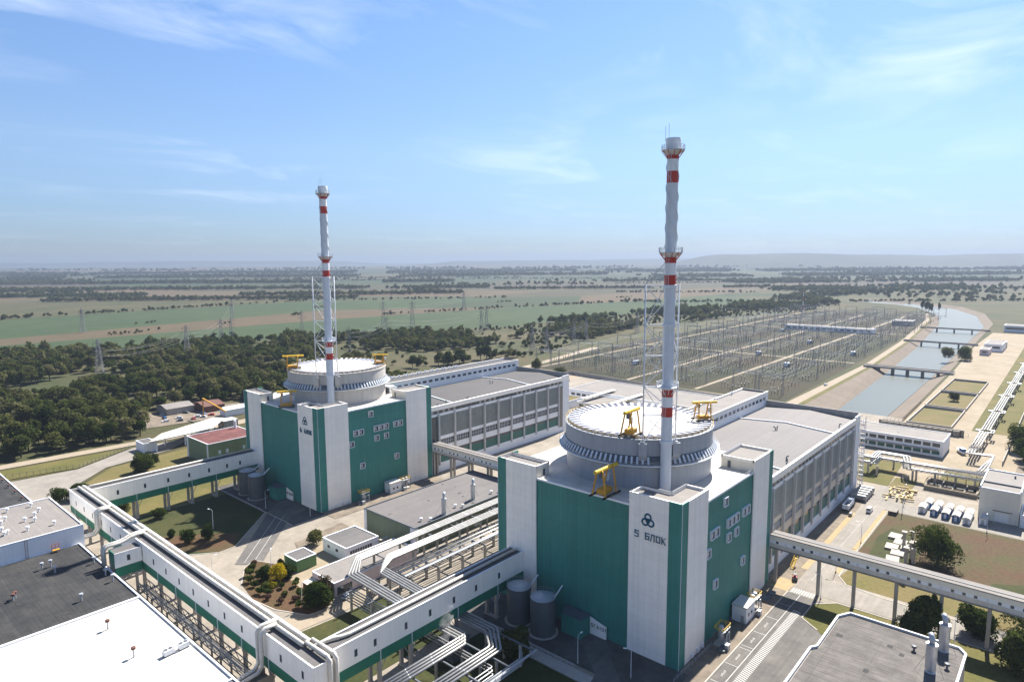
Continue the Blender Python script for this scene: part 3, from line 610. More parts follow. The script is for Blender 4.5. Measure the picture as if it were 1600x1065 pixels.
# ------------------------------------------------------------------ yellow roof cranes
def crane():
    c = thing('roof_crane', '', 'crane')
    MB().tube([(-4.6, 0, 7.2), (4.6, 0, 7.2)], .55, 12).build('main_beam', YELL, c)
    for s_ in (-1, 1):
        for x in (-2.6, 1.9):
            MB().tube([(x+.5, 0, 7.6), (x, s_*.9, 6.9), (x-.3, s_*2.1, .55)], .24, 8).build('leg', YEL, c)
        MB().box(-4.2, 3.4, s_*2.1-.22, s_*2.1+.22, .1, .55).build('rail_beam', BLACK, c)
        for x in (-3.4, 2.6): MB().box(x-.5, x+.5, s_*2.1-.2, s_*2.1+.2, 0, .1).build('bogie', STEELD, c)
    MB().box(-2.4, 1.4, -1.2, 1.2, .6, 1.9).build('hoist_box', YEL, c)
    MB().box(-2.6, -1.8, -.5, .5, 5.2, 6.6).build('trolley', STEELD, c)
    MB().box(2.2, 3.3, 1.4, 2.3, 2.6, 4.6).build('cab', STEELP, c)
    l_ = MB()
    for i in range(12): l_.beam((2.2, -2.1+i*.14, .6+i*.5), (2.9, -2.1+i*.14, .6+i*.5), .06)
    l_.build('ladder', YEL, c)
    return c
c0 = crane()
ctr = lambda u: Vector((143.8+30.5, (71 if u == 5 else 232)+30.5, 0))
def rim(u, deg, r_): a = math.radians(deg); return ctr(u)+Vector((r_*math.cos(a), r_*math.sin(a), 54.95))
c0.location = rim(5, 205, 19.6); c0.rotation_euler = (0, 0, math.radians(2)); c0.scale = (.9, .9, .95); c0['label'] = 'tall yellow crane at the front of the near containment roof'; c0['group'] = 'yellow roof cranes'
copy_tree(c0, rim(5, 305, 19.8), math.radians(-40), 'yellow gantry crane on the right rim of the near containment roof', scale=(.85, .85, .75))
copy_tree(c0, Vector((143.8+2.0, 71+23.5, 40.45)), math.radians(0), 'yellow crane at the left roof edge of the near reactor building', scale=(1.15, 1, 1))
copy_tree(c0, rim(6, 158, 19.6), math.radians(-32), 'yellow crane on the left rim of the far containment roof', scale=(1, 1, .8))
copy_tree(c0, rim(6, 322, 19.8), math.radians(-45), 'yellow crane on the right rim of the far containment roof', scale=(.8, .8, .6))
copy_tree(c0, Vector((143.8+2.2, 232+27, 40.45)), math.radians(-28), 'yellow crane at the left roof edge of the far reactor building')

# ------------------------------------------------------------------ turbine halls
def hall(org, label, spd, sill, roofm, glz):
    H_ = thing('turbine_hall', label, 'building', org); Lx = 112.5; wy = 41.5
    px = [5.8+10.72*i for i in range(10)]
    MB().box(0, Lx, .5, wy, 0, 31).build('wall', CONC, H_)
    MB().box(5, Lx-.8, 0, .49, 0, 4.55).build('base_wall', WPAINT, H_)
    MB().box(.5, Lx-.4, .1, .49, 10.1, 13).build('spandrel', spd, H_)
    MB().box(.5, Lx-.4, .15, .49, 28.0, 29.2).build('lintel', WPAINT, H_)
    MB().box(-.1, Lx+.1, -.25, .6, 31.0, 33.2).build('parapet', WHITE, H_)
    MB().box(.2, Lx-.2, .3, .49, 29.2, 31).build('vent_strip', CONC, H_)
    for i in range(30):
        x = 3+i*3.7
        if (i//4) % 2 == 0 or spd is BEIGE: MB().box(x, x+1.9, .12, .29, 29.35, 30.85).build('vent_louvre', GLASS, H_)
        else:
            q = MB()
            for k in range(7): q.box(x+k*.5, x+k*.5+.22, .12, .29, 29.35, 30.85)
            q.build('vent_louvre', GLASS, H_)
    mul = MB()
    for k in range(1, 9): mul.box(k*1.08-.05, k*1.08+.05, .2, .3, 17.8, 28)
    for k in range(1, 9): mul.box(0, 9.8, .17, .27, 17.8+k*1.13-.04, 17.8+k*1.13+.04)
    mulm = mul.mesh('mullion_grid', mat('dull_mullion_steel', (.22, .235, .235), .6, .1))
    g1 = MB().box(0, 9.8, .28, .49, 17.8, 28).mesh('glazing', glz)
    lw = MB().box(0, 9.8, .3, .49, 13, 16.2).mesh('window_band', GLASS); lm = MB()
    for k in range(1, 8): lm.box(k*1.22-.06, k*1.22+.06, .2, .3, 13, 16.2)
    lm.box(0, 9.8, .18, .28, 14.5, 14.6); lm = lm.mesh('mullion_grid', STEELP)
    gp = MB().box(0, 9.8, .3, .49, 4.55, 8.6).mesh('green_panel', GLZG); gw = MB().box(0, 9.8, .26, .49, 8.6, 10.1).mesh('clerestory', GLASS)
    si = MB().box(0, 9.8, .12, .49, 16.2, 17.8).mesh('sill', sill)
    HC = mat('pale_hall_concrete', (.46, .45, .44), .85, .10, .5, streak=.16); pi_ = MB().box(-.46, .46, -.75, .48, 10.4, 28.9).mesh('pilaster', HC); pl = MB().box(-.46, .46, -.6, .48, 3.4, 9.9).mesh('lower_pilaster', HC)
    for i, x in enumerate(px):
        mobj('pilaster', pi_, H_, (x, 0, 0)); mobj('lower_pilaster', pl, H_, (x, 0, 0))
        if i < 9:
            o = mobj('glazing', g1, H_, (x+.46, 0, 0)); mobj('mullion_grid', mulm, o)
            o = mobj('window_band', lw, H_, (x+.46, 0, 0)); mobj('mullion_grid', lm, o)
            mobj('sill', si, H_, (x+.46, 0, 0)); mobj('green_panel', gp, H_, (x+.46, 0, 0)); mobj('clerestory', gw, H_, (x+.46, 0, 0))
    MB().box(.4, 5.2, .2, .49, 0, 28).build('glazed_end_bay', GLASS, H_)
    MB().box(px[-1]+.5, px[-1]+4, -.1, .49, 3, 28).build('stair_tower_wall', CONCD, H_)
    MB().box(px[-1]+4.02, Lx+.05, -.2, .49, 0, 33.9).build('corner_wall', WPAINT, H_)
    # gently pitched roof, ridge along the hall
    q = MB(); mid = wy/2
    q.add([(.1, .62, 31.6), (Lx-.3, .62, 31.6), (Lx-.3, mid, 33.2), (.1, mid, 33.2), (.1, wy-.02, 31.9), (Lx-.3, wy-.02, 31.9)], [(0, 1, 2, 3), (3, 2, 5, 4)]); q.build('roof', roofm, H_)
    for x in (18, 52, 79):
        if x == 52: continue
        MB().add([(x, .7, 31.65), (x, mid, 33.25), (x, wy-.1, 31.95), (x, .7, 32.15), (x, mid, 33.7), (x, wy-.1, 32.4), (x+.55, .7, 31.65), (x+.55, mid, 33.25), (x+.55, wy-.1, 31.95), (x+.55, .7, 32.15), (x+.55, mid, 33.7), (x+.55, wy-.1, 32.4)],
                 [(0, 3, 4, 1), (1, 4, 5, 2), (7, 10, 9, 6), (8, 11, 10, 7), (3, 9, 10, 4), (4, 10, 11, 5), (0, 6, 9, 3)]).build('expansion_joint', WPAINT, H_)
    MB().box(Lx-.25, Lx+.3, .65, wy, 31, 34.6).build('end_parapet', CONC, H_)
    MB().box(Lx-.4, Lx+.4, .6, wy+.1, 34.62, 34.8).build('end_flashing', STEELD, H_)
    # the raised block along the far side
    MB().box(-2, Lx+1.5, wy+.02, wy+13, 0, 38).build('raised_block', WPAINT, H_)
    MB().box(-1.5, Lx+1, wy+.6, wy+12.4, 38.01, 38.1).build('raised_roof', ROOFL if spd is BEIGE else roofm, H_)
    cp = MB(); cp.box(-2.1, Lx+1.6, wy-.1, wy+.55, 37.4, 39); cp.box(-2.1, Lx+1.6, wy+12.45, wy+13.1, 38.02, 38.9); cp.build('raised_parapet', WHITE, H_)
    MB().box(Lx+.9, Lx+1.65, wy+.6, wy+12.4, 38.02, 38.9).build('end_parapet', STEELD, H_)
    wb = MB().box(0, 2.6, 0, .1, 0, 1.3).mesh('clerestory_window', GLASS)
    for i in range(25): mobj('clerestory_window', wb, H_, (1+i*4.45, wy-.12, 35.3))
    vt = MB().box(-.3, .3, -.3, .3, 0, 1.7).box(-.8, .8, -.2, .2, 1.2, 1.5).mesh('roof_vent', WPAINT)
    for i in range(22 if spd is not BEIGE else 6): mobj('roof_vent', vt, H_, (2+i*(3.2 if spd is not BEIGE else 19)+(i % 3)*.6, wy+11.6, 38.1))
    vs_ = MB().tube([(0, 0, 0), (0, 0, 1.1), (.35, .25, 1.6), (.7, .5, 1.4)], .2, 8).mesh('roof_cowl', STEELD)
    for x, y, z in ((8, 2.4, 31.8), (16, 5.5, 32), (28, 3, 31.8), (30, 4, 31.9), (64, 20, 33.1), (66, 20, 33.1), (92, 3, 31.8)): mobj('roof_cowl', vs_, H_, (x, y, z), x)
    return H_
hall((205.5, 72.7, 0), 'near turbine hall with beige spandrels and tall pale glazing', BEIGE, BEIGE, mat('hall_roof_sheet', (.135, .127, .125), .8, .06, .4, c2=(.165, .152, .146), big=.3, bigs=.02, seams=[((0, 1, 0), 2.0, .1, .14)]), GLAZE5)
hall((205.5, 233.7, 0), 'far turbine hall with white bands and dark grey roof', WPAINT, WPAINT, mat('far_hall_roof_felt', (.072, .069, .07), .85, .06, .4, c2=(.088, .083, .082), big=.2, bigs=.03, seams=[((0, 1, 0), 1.1, .08, .12)]), GLAZE)
sc_ = thing('scaffold', 'tall scaffold at the far corner of the near turbine hall', 'scaffold', (318.3, 70.5, 0))
for k, (x, y) in enumerate(((0, 0), (0, 1.9), (2.2, 0), (2.2, 1.9), (-3, 0), (-3, 1.6))): MB().beam((x, y, 0), (x, y, 33+k % 2), .14).build('standard', STEELP, sc_)
for i in range(15):
    z = 2+i*2.1; q = MB(); q.beam((0, 0, z), (2.2, 0, z), .1); q.beam((0, 1.9, z), (2.2, 1.9, z), .1); q.beam((0, 0, z), (0, 1.9, z), .1); q.beam((2.2, 0, z), (2.2, 1.9, z), .1); q.beam((-3, 0, z), (0, 0, z), .1); q.beam((0, 0, z), (2.2, 0, z+2.1), .08)
    q.build('ledger', STEELP, sc_); MB().box(0, 2.2, 0, 1.9, z+.06, z+.12).build('deck', BROWN if i % 4 == 1 else CONC, sc_)

# ------------------------------------------------------------------ enclosed galleries
def gallery(label, axis, a0, a1, c0, c1, wins, cols, group=None, sidemin=True, skirt=(True, True), z=(7.7, 10.5, 16.6), wm=GALW):
    """box gallery along 'x' or 'y'; c0..c1 across; wins positions on the near side; cols positions of column pairs"""
    Gx = thing('gallery', label, 'gallery', (a0, c0, 0) if axis == 'x' else (c0, a0, 0), 0, group); Lg = a1-a0; wd = c1-c0
    def bx(u0, u1, v0, v1, z0, z1, q=None):
        q = q or MB(); return q.box(u0, u1, v0, v1, z0, z1) if axis == 'x' else q.box(v0, v1, u0, u1, z0, z1)
    bx(0, Lg, 0, .2, z[1], z[2]).build('wall', wm, Gx); bx(0, Lg, wd-.2, wd, z[1], z[2]).build('wall', wm, Gx)
    bx(.02, Lg-.02, .06, .2, z[0], z[1]-.01).build('skirt', GALG, Gx); bx(.02, Lg-.02, wd-.2, wd-.06, z[0], z[1]-.01).build('skirt', GALG, Gx)
    bx(.03, Lg-.03, .21, wd-.21, z[1]-.4, z[1]-.1).build('floor_slab', CONC, Gx)
    bx(.03, Lg-.03, .21, wd-.21, z[2]-.45, z[2]-.3).build('roof', ROOFG, Gx)
    for e in (.0, Lg-.2): bx(e+.01, e+.19, .21, wd-.21, z[0], z[2]-.02).build('end_wall', wm, Gx)
    c = MB(); bx(-.05, Lg+.05, -.12, .28, z[2]+.01, z[2]+.12, c); bx(-.05, Lg+.05, wd-.28, wd+.12, z[2]+.01, z[2]+.12, c); c.build('coping', WPAINT, Gx)
    for w in wins:
        o = bx(w-a0-.42, w-a0+.42, -.05, .03, 12.2, 14.0).build('window', STEELD, Gx)
        bx(w-a0-.3, w-a0+.3, -.08, -.051, 12.35, 13.85).build('pane', GLASS, o)
    for w in cols:
        for v in (.7, wd-.7):
            bx(w-a0-.45, w-a0+.45, v-.4, v+.4, 0, z[0]+.6).build('column', CONC, Gx)
        q = MB()
        for s_ in (-1, 1):
            p0 = (w-a0+s_*.4, .7, 4.6); p1 = (w-a0+s_*2.3, .7, z[0]+.1)
            if axis == 'y': p0, p1 = (p0[1], p0[0], p0[2]), (p1[1], p1[0], p1[2])
            q.beam(p0, p1, .16)
        q.build('brace_pair', STEEL, Gx); bx(w-a0-.6, w-a0+.6, .1, wd-.1, 0, .35).build('footing', CONC, Gx)
        bx(w-a0-.07, w-a0+.07, -.14, .05, z[0]-.2, z[1]).build('skirt_joint', STEELP, Gx)
    return Gx
gallery('white and green raised gallery leading to the near reactor building', 'x', 76.1, 143.5, 122, 127.2, (83, 88.5, 98, 106, 114.5, 123, 132.5), (90, 99.8, 116, 132), 'raised galleries')
gallery('white and green raised gallery leading to the far reactor building', 'x', 76.1, 143.5, 283.2, 288.6, (85, 95, 104, 112.5, 121, 129, 135), (91.7, 103.8, 113.5, 124, 134.2), 'raised galleries')
gallery('long white and green raised gallery joining the two cross galleries', 'y', 119.5, 290.2, 70.4, 76, [124+i*9.3 for i in range(18)], [126+i*13.2 for i in range(13)], 'raised galleries')
B = thing('branch_gallery', 'short white and green gallery stub beside the dark roof', 'gallery', (62.6, 216.6, 0))
MB().box(0, 7.6, 0, .2, 11, 15.6).build('wall', GALW, B); MB().box(0, .2, .21, 5, 11, 15.6).build('wall', GALG, B); MB().box(0, 7.6, 5.02, 5.2, 8, 15.6).build('wall', GALW, B)
MB().box(.02, 7.58, .06, .2, 8, 10.98).build('skirt', GALG, B); MB().box(.02, 7.5, .21, 5, 15.2, 15.35).build('roof', ROOFG, B); MB().box(.2, 7.5, .22, 5, 8, 8.3).build('floor_slab', CONC, B)
o = MB().box(3.4, 4.3, -.06, .02, 12.4, 14.2).build('window', STEELD, B); MB().box(3.5, 4.2, -.09, -.061, 12.55, 14.05).build('pane', GLASS, B)
for x in (1.2, 6): MB().box(x-.35, x+.35, .4, 1.1, 0, 8).build('column', CONC, B)
B = thing('concrete_footbridge', 'stained concrete girder bridge below the gallery at bottom', 'footbridge', (58, 137.5, 0))
MB().box(4, 12.3, 0, 3.4, 5.6, 6.2).build('deck', CONCD, B); MB().box(4, 12.3, -.2, 0, 5.6, 7.6).build('girder', CONCD, B); MB().box(4, 12.3, 3.42, 3.62, 5.6, 7.6).build('girder', CONCD, B)
for x in (6, 11): MB().box(x-.4, x+.4, 1, 2, 0, 5.6).build('column', CONCD, B)
# low pipe trestle beside the long gallery
T = thing('pipe_trestle', 'rusty steel trestle with small pipes beside the long gallery', 'pipe rack', (66.5, 145, 0))
for i in range(7):
    y = i*11.; MB().box(-.2, .2, y-.2, y+.2, 0, 5).build('post', CONCD, T); MB().box(2.3, 2.7, y-.2, y+.2, 0, 5).build('post', CONCD, T); MB().box(-.3, 2.8, y-.15, y+.15, 5, 5.35).build('cross_beam', STEELD, T)
q = MB()
for i in range(33):
    for x in (0, 2.5): q.beam((x, i*2, 5.6 if i % 2 else 7.2), (x, i*2+2, 7.2 if i % 2 else 5.6), .14)
for x in (0, 2.5):
    for z in (5.5, 7.3): q.beam((x, 0, z), (x, 66, z), .2)
q.build('truss', STEELD, T)
for k, x in enumerate((.4, .9, 1.4, 1.9)): MB().tube([(x, 0, 5.7), (x, 66, 5.7)], .14+.04*(k % 2), 6).build('pipe', CLADD, T, smooth=True)
MB().rail([(-2.6, 0, .1), (-2.6, 66, .1)], 1.2, 2.2, .1).build('handrail', YELL, T)

# ------------------------------------------------------------------ insulated pipes
def pipe(path, r, label, group, m_=CLAD, n=10, bands=True, cat='pipe', kind='insulated_pipe'):
    o = MB().tube(path, r, n).build(kind, m_, smooth=True); tag(o, label, cat, group)
    if bands:
        q = MB()
        for a, b_ in zip(path, path[1:]):
            a = Vector(a); b_ = Vector(b_); ln = (b_-a).length; k = int(ln/7)
            for i in range(k):
                p = a.lerp(b_, (i+.5)/k); dd = (b_-a).normalized()*.09; q.tube([p-dd, p+dd], r*1.07, n)
        if q.v: q.build('joint_band', STEEL, o)
    return o
def chamf(path, c=1.2):
    out = [Vector(path[0])]
    for i in range(1, len(path)-1):
        p = Vector(path[i]); a = (Vector(path[i-1])-p); b_ = (Vector(path[i+1])-p); out += [p+a.normalized()*min(c, a.length*.45), p+b_.normalized()*min(c, b_.length*.45)]
    return out+[Vector(path[-1])]
for k, x in enumerate((73.4, 74.9)):
    lb = 'thick silver pipe along the long gallery roof, on the %s side' % ('workshop', 'garden')[k]
    pipe([(x, 128.5, 17.0), (x, 289, 17.0)], .55, lb, 'pipes on the long gallery roof', CLADW)
for y in (124.0,): pipe(chamf([(74, 126, 17.1), (78.5, 126, 17.1), (82, y+.4, 16.9), (142.5, y+.4, 16.9)], 1), .45, 'silver pipe along the roof of the gallery to the near reactor', 'pipes on the cross gallery roofs', CLADW)
pipe(chamf([(75.6, 287.4, 17.0), (80, 287.2, 16.9), (142.5, 287.2, 16.9)], 1), .4, 'silver pipe along the roof of the gallery to the far reactor', 'pipes on the cross gallery roofs', CLADW)
for k, y in enumerate((254.5, 256.2)): pipe(chamf([(73.4+k*1.5, y, 17.6), (69.4-k*.1, y, 17.6), (69.4-k*.1, y, 9.4), (60.5, y-1, 9.4)], 1.1), .5, 'silver pipe looping down the gallery wall by the grey roof', 'looped pipes by the grey roof', CLADW)
for k, y in enumerate((140.2, 142.0)): pipe(chamf([(73.4+k*1.5, y, 17.7), (69.3, y, 17.7), (69.3, y, 7.6), (60.5, y-1.2, 7.6)], 1.2), .5, 'silver pipe looping down the gallery wall above the concrete bridge', 'looped pipes above the concrete bridge', CLADW)
for k, y in enumerate((222.4, 224)): pipe(chamf([(73.4+k*1.5, y, 17.5), (70, y, 17.5), (67, y-.3, 16.4), (61.5, y-.3, 16.4), (61.5, y-.3, 10.5)], 1), .48, 'silver pipe crossing from the long gallery to the dark roof', 'pipes crossing to the dark roof', CLADW)
for k, x in enumerate((74.2, 75.8)): pipe(chamf([(x, 128.6, 17.2), (x, 121.4, 17.4), (x, 119.0, 17.4), (x, 119.0, 3)], .9), .5, 'silver pipe dropping at the corner of the two galleries', 'pipes at the gallery corner', CLADW)
# pipe rack between the olive building and the gallery, with its expansion loop
gA, gB, gS = 'thick pipes of the front expansion loop', 'thick pipes of the rear expansion loop', 'thin pipes of the lower tier'
for k in range(4):
    e = k*1.02
    pipe(chamf([(206, 171.2-e, 9), (118-e*.2, 171.2-e, 9), (109.2+e, 163-e*.3, 8.6), (109.2+e, 128, 7.1), (109.2+e, 112.2-e*.0+e, 7.1), (80, 112.2+e, 7.1)], .45), .36, '%s of four silver pipes in the loop nearest the garden' % ('outermost', 'second from outside', 'third from outside', 'innermost')[k], gA)
    pipe(chamf([(206, 164.2-e, 9), (125-e*.2, 164.2-e, 9), (119.6-e, 160-e, 8.6), (119.6-e, 128, 7.1), (119.6-e, 111+e*.4, 7.1), (113-e*.3, 103.6+e, 7.1), (82, 103.6+e, 7.1)], .45), .34, '%s of four silver pipes in the loop nearest the near reactor' % ('outermost', 'second from outside', 'third from outside', 'innermost')[k], gB)
for k in range(6):
    y = 158.8-k*1.15; pipe([(206, y, 6.1+(k % 2)*.5), (122, y, 6.1+(k % 2)*.5)], .16+.05*(k % 3), 'thin pipe on the lower tier of the rack by the olive building', gS, CLADD if k % 2 else CLAD, 8, False)
for k in range(6):
    x = 107.6-k*.2; z = 6.4-k*.75; pipe(chamf([(x, 160, z), (x, 101.5-k*.35, z-.3), (86, 101.5-k*.35, z-.3)], .3) if k < 3 else [(x, 162, z), (x, 128.5, z)], .17+.04*(k % 2), 'thin grey pipe hung below the front expansion loop', 'thin pipes below the loop', CLADD, 8, False)
for k in range(7):
    e = k*.45; pipe(chamf([(121-e*.1, 121, 5.2-e*.5), (121-e*.1, 104-e*.3, 5.2-e*.5), (115.5, 99.6-e*.25, 5.2-e*.5), (84, 99.6-e*.25, 5.2-e*.5)], .3), .15, 'thin silver pipe bending round the outer corner of the loop', 'thin pipes at the loop corner', CLAD if k % 2 else STEEL, 8, False)
RK = thing('pipe_rack', 'concrete-legged pipe rack between olive building and near reactor', 'pipe rack', (0, 0, 0))
for i in range(8):
    x = 124+i*10.8
    for y in (150.5, 156.5): MB().box(x-.35, x+.35, y-.35, y+.35, 0, 5.4).build('column', CONC, RK)
    for y in (163, 170): MB().box(x-.3, x+.3, y-.3, y+.3, 0, 8.1).build('column', CONC, RK)
    MB().box(x-.2, x+.2, 150.2, 159.4, 5.42, 5.8).build('cross_beam', STEELD, RK); MB().box(x-.2, x+.2, 161, 172.2, 8.12, 8.45).build('cross_beam', STEELD, RK)
q = MB()
for i in range(27):
    x = 122+i*3
    for y in (152.6, 159.2): q.beam((x, y, 5.0 if i % 2 else 6.9), (x+3, y, 6.9 if i % 2 else 5.0), .13)
for y in (152.6, 159.2):
    for z in (4.9, 7.0): q.beam((122, y, z), (203, y, z), .2)
q.build('truss', STEELD, RK)
MB().box(122, 203, 151.2, 152.2, 7.1, 7.2).build('cable_tray', STEEL, RK)
RK = thing('pipe_rack', 'steel-framed pipe rack under the front expansion loop', 'pipe rack', (0, 0, 0))
for y in (158, 148, 138, 131):
    for x in (106.6, 112.4, 116.8, 121): MB().box(x-.28, x+.28, y-.28, y+.28, 0, 6.1).build('column', CONC, RK)
    MB().box(105.2, 122, y-.2, y+.2, 6.12, 6.5).build('cross_beam', STEELD, RK)
for x in (119, 110, 101, 92):
    for y in (114.5, 108, 102.4): MB().box(x-.28, x+.28, y-.28, y+.28, 0, 6.1).build('column', CONC, RK)
    MB().box(x-.2, x+.2, 98, 116, 6.12, 6.5).build('cross_beam', STEELD, RK)
MB().box(84, 121, 98.2, 98.6, 5.4, 5.6).rail([(84, 97.8, 5.2), (120, 97.8, 5.2)], 1.2, 2.5, .08).build('walkway', STEEL, RK)
MB().box(108.5, 114.8, 116.5, 121.5, 0, 5.2).build('valve_enclosure', STEELD, RK)

# ------------------------------------------------------------------ tanks by the reactor buildings
def tank(x, y, label, group):
    t_ = thing('storage_tank', label, 'tank', (x, y, 0), 0, group)
    MB().lathe([(3.55, 0), (3.55, 10.4), (3.62, 10.45), (3.62, 10.6)], 40, cap1=False).build('shell', TANKM, t_, smooth=False)
    MB().lathe([(3.6, 10.6), (2.0, 11.15), (.2, 11.5)], 40).build('roof', STEEL, t_)
    MB().rail([(3.5*math.cos(2*math.pi*i/20), 3.5*math.sin(2*math.pi*i/20), 10.6) for i in range(21)], 1.1, 2, .06).build('roof_railing', STEEL, t_)
    MB().beam((1.5, -2.9, 10.7), (4.3, -3.6, 13.4), .25).beam((2.2, -2.6, 10.7), (4.6, -3.2, 12.8), .15).build('inlet_pipe', STEELP, t_)
    MB().lathe([(4.3, 0), (4.3, .25)], 32).build('plinth', CONC, t_)
    return t_
for u, dy, w_ in (('near', 0, 'near'), ('far', 161, 'far')):
    tank(135.2, 107.9+dy, 'grey steel tank nearer the green annexe of the %s reactor building' % w_, 'steel tanks'); tank(135.6, 117.0+dy, 'grey steel tank nearer the gallery of the %s reactor building' % w_, 'steel tanks')

# ------------------------------------------------------------------ plant equipment at the foot of the road-side walls
def skid(x, y, label, big=False):
    t_ = thing('process_skid', label, 'equipment', (x, y, 0))
    MB().box(-2.4, 2.4, -1.6, 1.6, 0, .4).build('base', CONC, t_)
    for k, xx in enumerate((-.9, 1.1) if big else (0.,)): MB().lathe([(.05, 1.2), (.75, 1.6), (.85, 2.2), (.85, 4.4), (.6, 5.0), (.05, 5.2)], 14, (xx, .3)).build('vessel', STEEL, t_)
    for xx in (-2.2, 2.2):
        for yy in (-1.4, 1.4): MB().beam((xx, yy, .4), (xx, yy, 4.6), .16).build('post', STEELD, t_)
    MB().rail([(-2.2, -1.4, 4.4), (2.2, -1.4, 4.4), (2.2, 1.4, 4.4), (-2.2, 1.4, 4.4), (-2.2, -1.4, 4.4)], 1.1, 1.5, .1).build('guard_rail', YELL, t_)
    MB().box(-2.2, 2.2, -1.4, -.6, 4.3, 4.4).build('deck', STEEL, t_)
    MB().tube([(-2, -1, 1), (0, -1.3, 1.2), (0, -1.3, 3), (1.8, -1.2, 3), (1.8, -1.2, .6)], .16, 6).build('pipe', STEEL, t_)
    MB().box(-2.6, -1.2, -2.8, -1.8, 0, 1.6).build('cabinet', STEEL, t_)
for dy, w_ in ((0, 'near'), (161, 'far')):
    skid(162.6, 67.6+dy, 'small process skid with yellow rails by the %s reactor corner' % w_); skid(185.2, 67.6+dy, 'twin-vessel process skid with yellow rails beyond the booth at the %s reactor' % w_, True)
    b_ = thing('booth', 'white flat-roofed booth against the %s reactor building' % w_, 'booth', (176, 66.3+dy, 0))
    MB().box(0, 6.2, 0, 4.2, 0, 4.6).build('wall', WPAINT, b_); MB().box(-.25, 6.45, -.25, 4.3, 4.61, 5.0).build('roof', ROOFW, b_)
    for x in (1.4, 3.4): MB().box(x, x+.9, -.06, -.01, 1.8, 2.7).build('window', GLASS, b_)
    MB().box(-.06, -.01, .6, 1.6, .1, 2.2).build('door', STEEL, b_)
    for k, (x, y) in enumerate(((158.5, 65.2), (192, 66.2), (196, 66))):
        p = thing('covered_pit', 'dark steel pit cover on the apron of the %s reactor building' % w_, 'pit cover', (x, y+dy, 0), 0, 'pit covers by the %s reactor' % w_)
        MB().box(0, 3.4, 0, 1.8, .45, .6).build('lid', STEELD, p); MB().box(.2, 3.2, .15, 1.65, 0, .44).build('curb', CONC, p)
# ------------------------------------------------------------------ foreground roofs, left
def flat(name, label, x0, x1, y0, y1, h, wallm, roofm, par=.5, parm=WPAINT, cat='building', pw=.35):
    o = thing(name, label, cat, (x0, y0, 0)); a, b_ = x1-x0, y1-y0
    MB().box(0, a, 0, b_, 0, h).build('wall', wallm, o); MB().box(.1, a-.1, .1, b_-.1, h+.01, h+.08).build('roof', roofm, o)
    q = MB(); q.box(-.08, a+.08, -.08, pw, h+.09, h+par); q.box(-.08, a+.08, b_-pw, b_+.08, h+.09, h+par); q.box(-.08, pw, pw+.01, b_-pw-.01, h+.09, h+par); q.box(a-pw, a+.08, pw+.01, b_-pw-.01, h+.09, h+par)
    q.build('parapet', parm, o); return o
DK = flat('workshop', 'workshop with dark grey felt roof at lower left', -20, 62, 195, 248.9, 9.6, WPAINT, ROOFD, .5)
WH = flat('workshop', 'workshop with bright white roof at bottom left', -20, 62, 138.6, 194.9, 9.6, WPAINT, ROOFWD, .55)
GY = flat('workshop', 'workshop with plain grey roof at the bottom edge', -20, 61.6, 96, 138.4, 10.3, CONC, ROOFG, .4)
BK = flat('workshop', 'taller block with pale gravel roof and white side wall', -20, 63.6, 249.1, 288, 15.6, WPAINT, ROOFL, .45)
FD = flat('workshop', 'low building with dark roof at the left edge', -20, 63.4, 304, 372, 7.6, CONC, ROOFD, .4)
def stub(x, y, z, label, group, h=2.4, m_=BROWN, m2=STEEL):
    s_ = thing('roof_vent', label, 'vent', (x, y, z), 0, group)
    MB().lathe([(.22, 0), (.22, h-.6)], 10).build('pipe', m2, s_); MB().lathe([(.2, h-.6), (.55, h-.5), (.55, h), (.1, h+.1)], 10).build('cowl', m_, s_)
for p in ((50.3, 183.8), (50.2, 165.6)): stub(*p, 9.68, 'rusty mushroom vent on the white roof', 'vents on the white roof', 2.6)
for p in ((48.5, 236.4), (50.8, 236.7), (50.5, 230.7), (50.4, 205.4), (60.0, 216.9), (60.2, 211.3), (60.4, 228.8)): stub(*p, 9.68, 'grey pipe vent on the dark roof', 'vents on the dark roof', 2.2, STEEL)
for p in ((37.9, 220.3), (38.6, 221.4)): stub(*p, 9.68, 'rusty twin vent on the dark roof', 'rusty vents on the dark roof', 2.0)
for p in ((46, 275.7), (45.5, 270.8), (47.3, 274.2), (44, 258.8), (45, 259.7), (44.3, 263.6), (51.5, 268), (50.1, 258), (55, 271), (53.8, 265.4), (56.6, 283), (49.6, 283), (57.3, 257), (57.2, 275)): stub(*p, 15.68, 'small white vent on the pale gravel roof', 'vents on the pale gravel roof', 1.5, WPAINT, WPAINT)
for i in range(5): stub(61.5, 310+i*11, 7.68, 'small vent along the edge of the dark roof at left', 'vents at the left edge roof', 1.2, BROWN)
for k, (x, y) in enumerate(((56, 160.2), (59.6, 160.4))):
    a = thing('cooling_unit', 'white cooling unit with two fans on the white roof edge', 'cooling unit', (x, y, 9.7), .1, 'cooling units on the white roof')
    MB().box(-1.2, 1.2, -.7, .7, .35, 1.5).build('casing', WPAINT, a)
    for s_ in (-.6, .6): MB().lathe([(.5, 1.5), (.5, 1.62)], 14, (s_, 0)).build('fan_ring', STEELD, a)
    for s_ in (-1, 1): MB().box(s_-.1, s_+.1, -.7, .7, 0, .34).build('foot', STEELD, a)
l_ = thing('wall_ladder', 'rusty ladder on the white wall above the dark roof', 'ladder', (47, 248.9, 9.7))
for x in (0, .7): MB().box(x, x+.08, -.5, -.42, 0, 6.4).build('stringer', BROWN, l_)
for i in range(13): MB().box(.09, .69, -.49, -.43, .3+i*.48, .36+i*.48).build('rung', BROWN, l_)
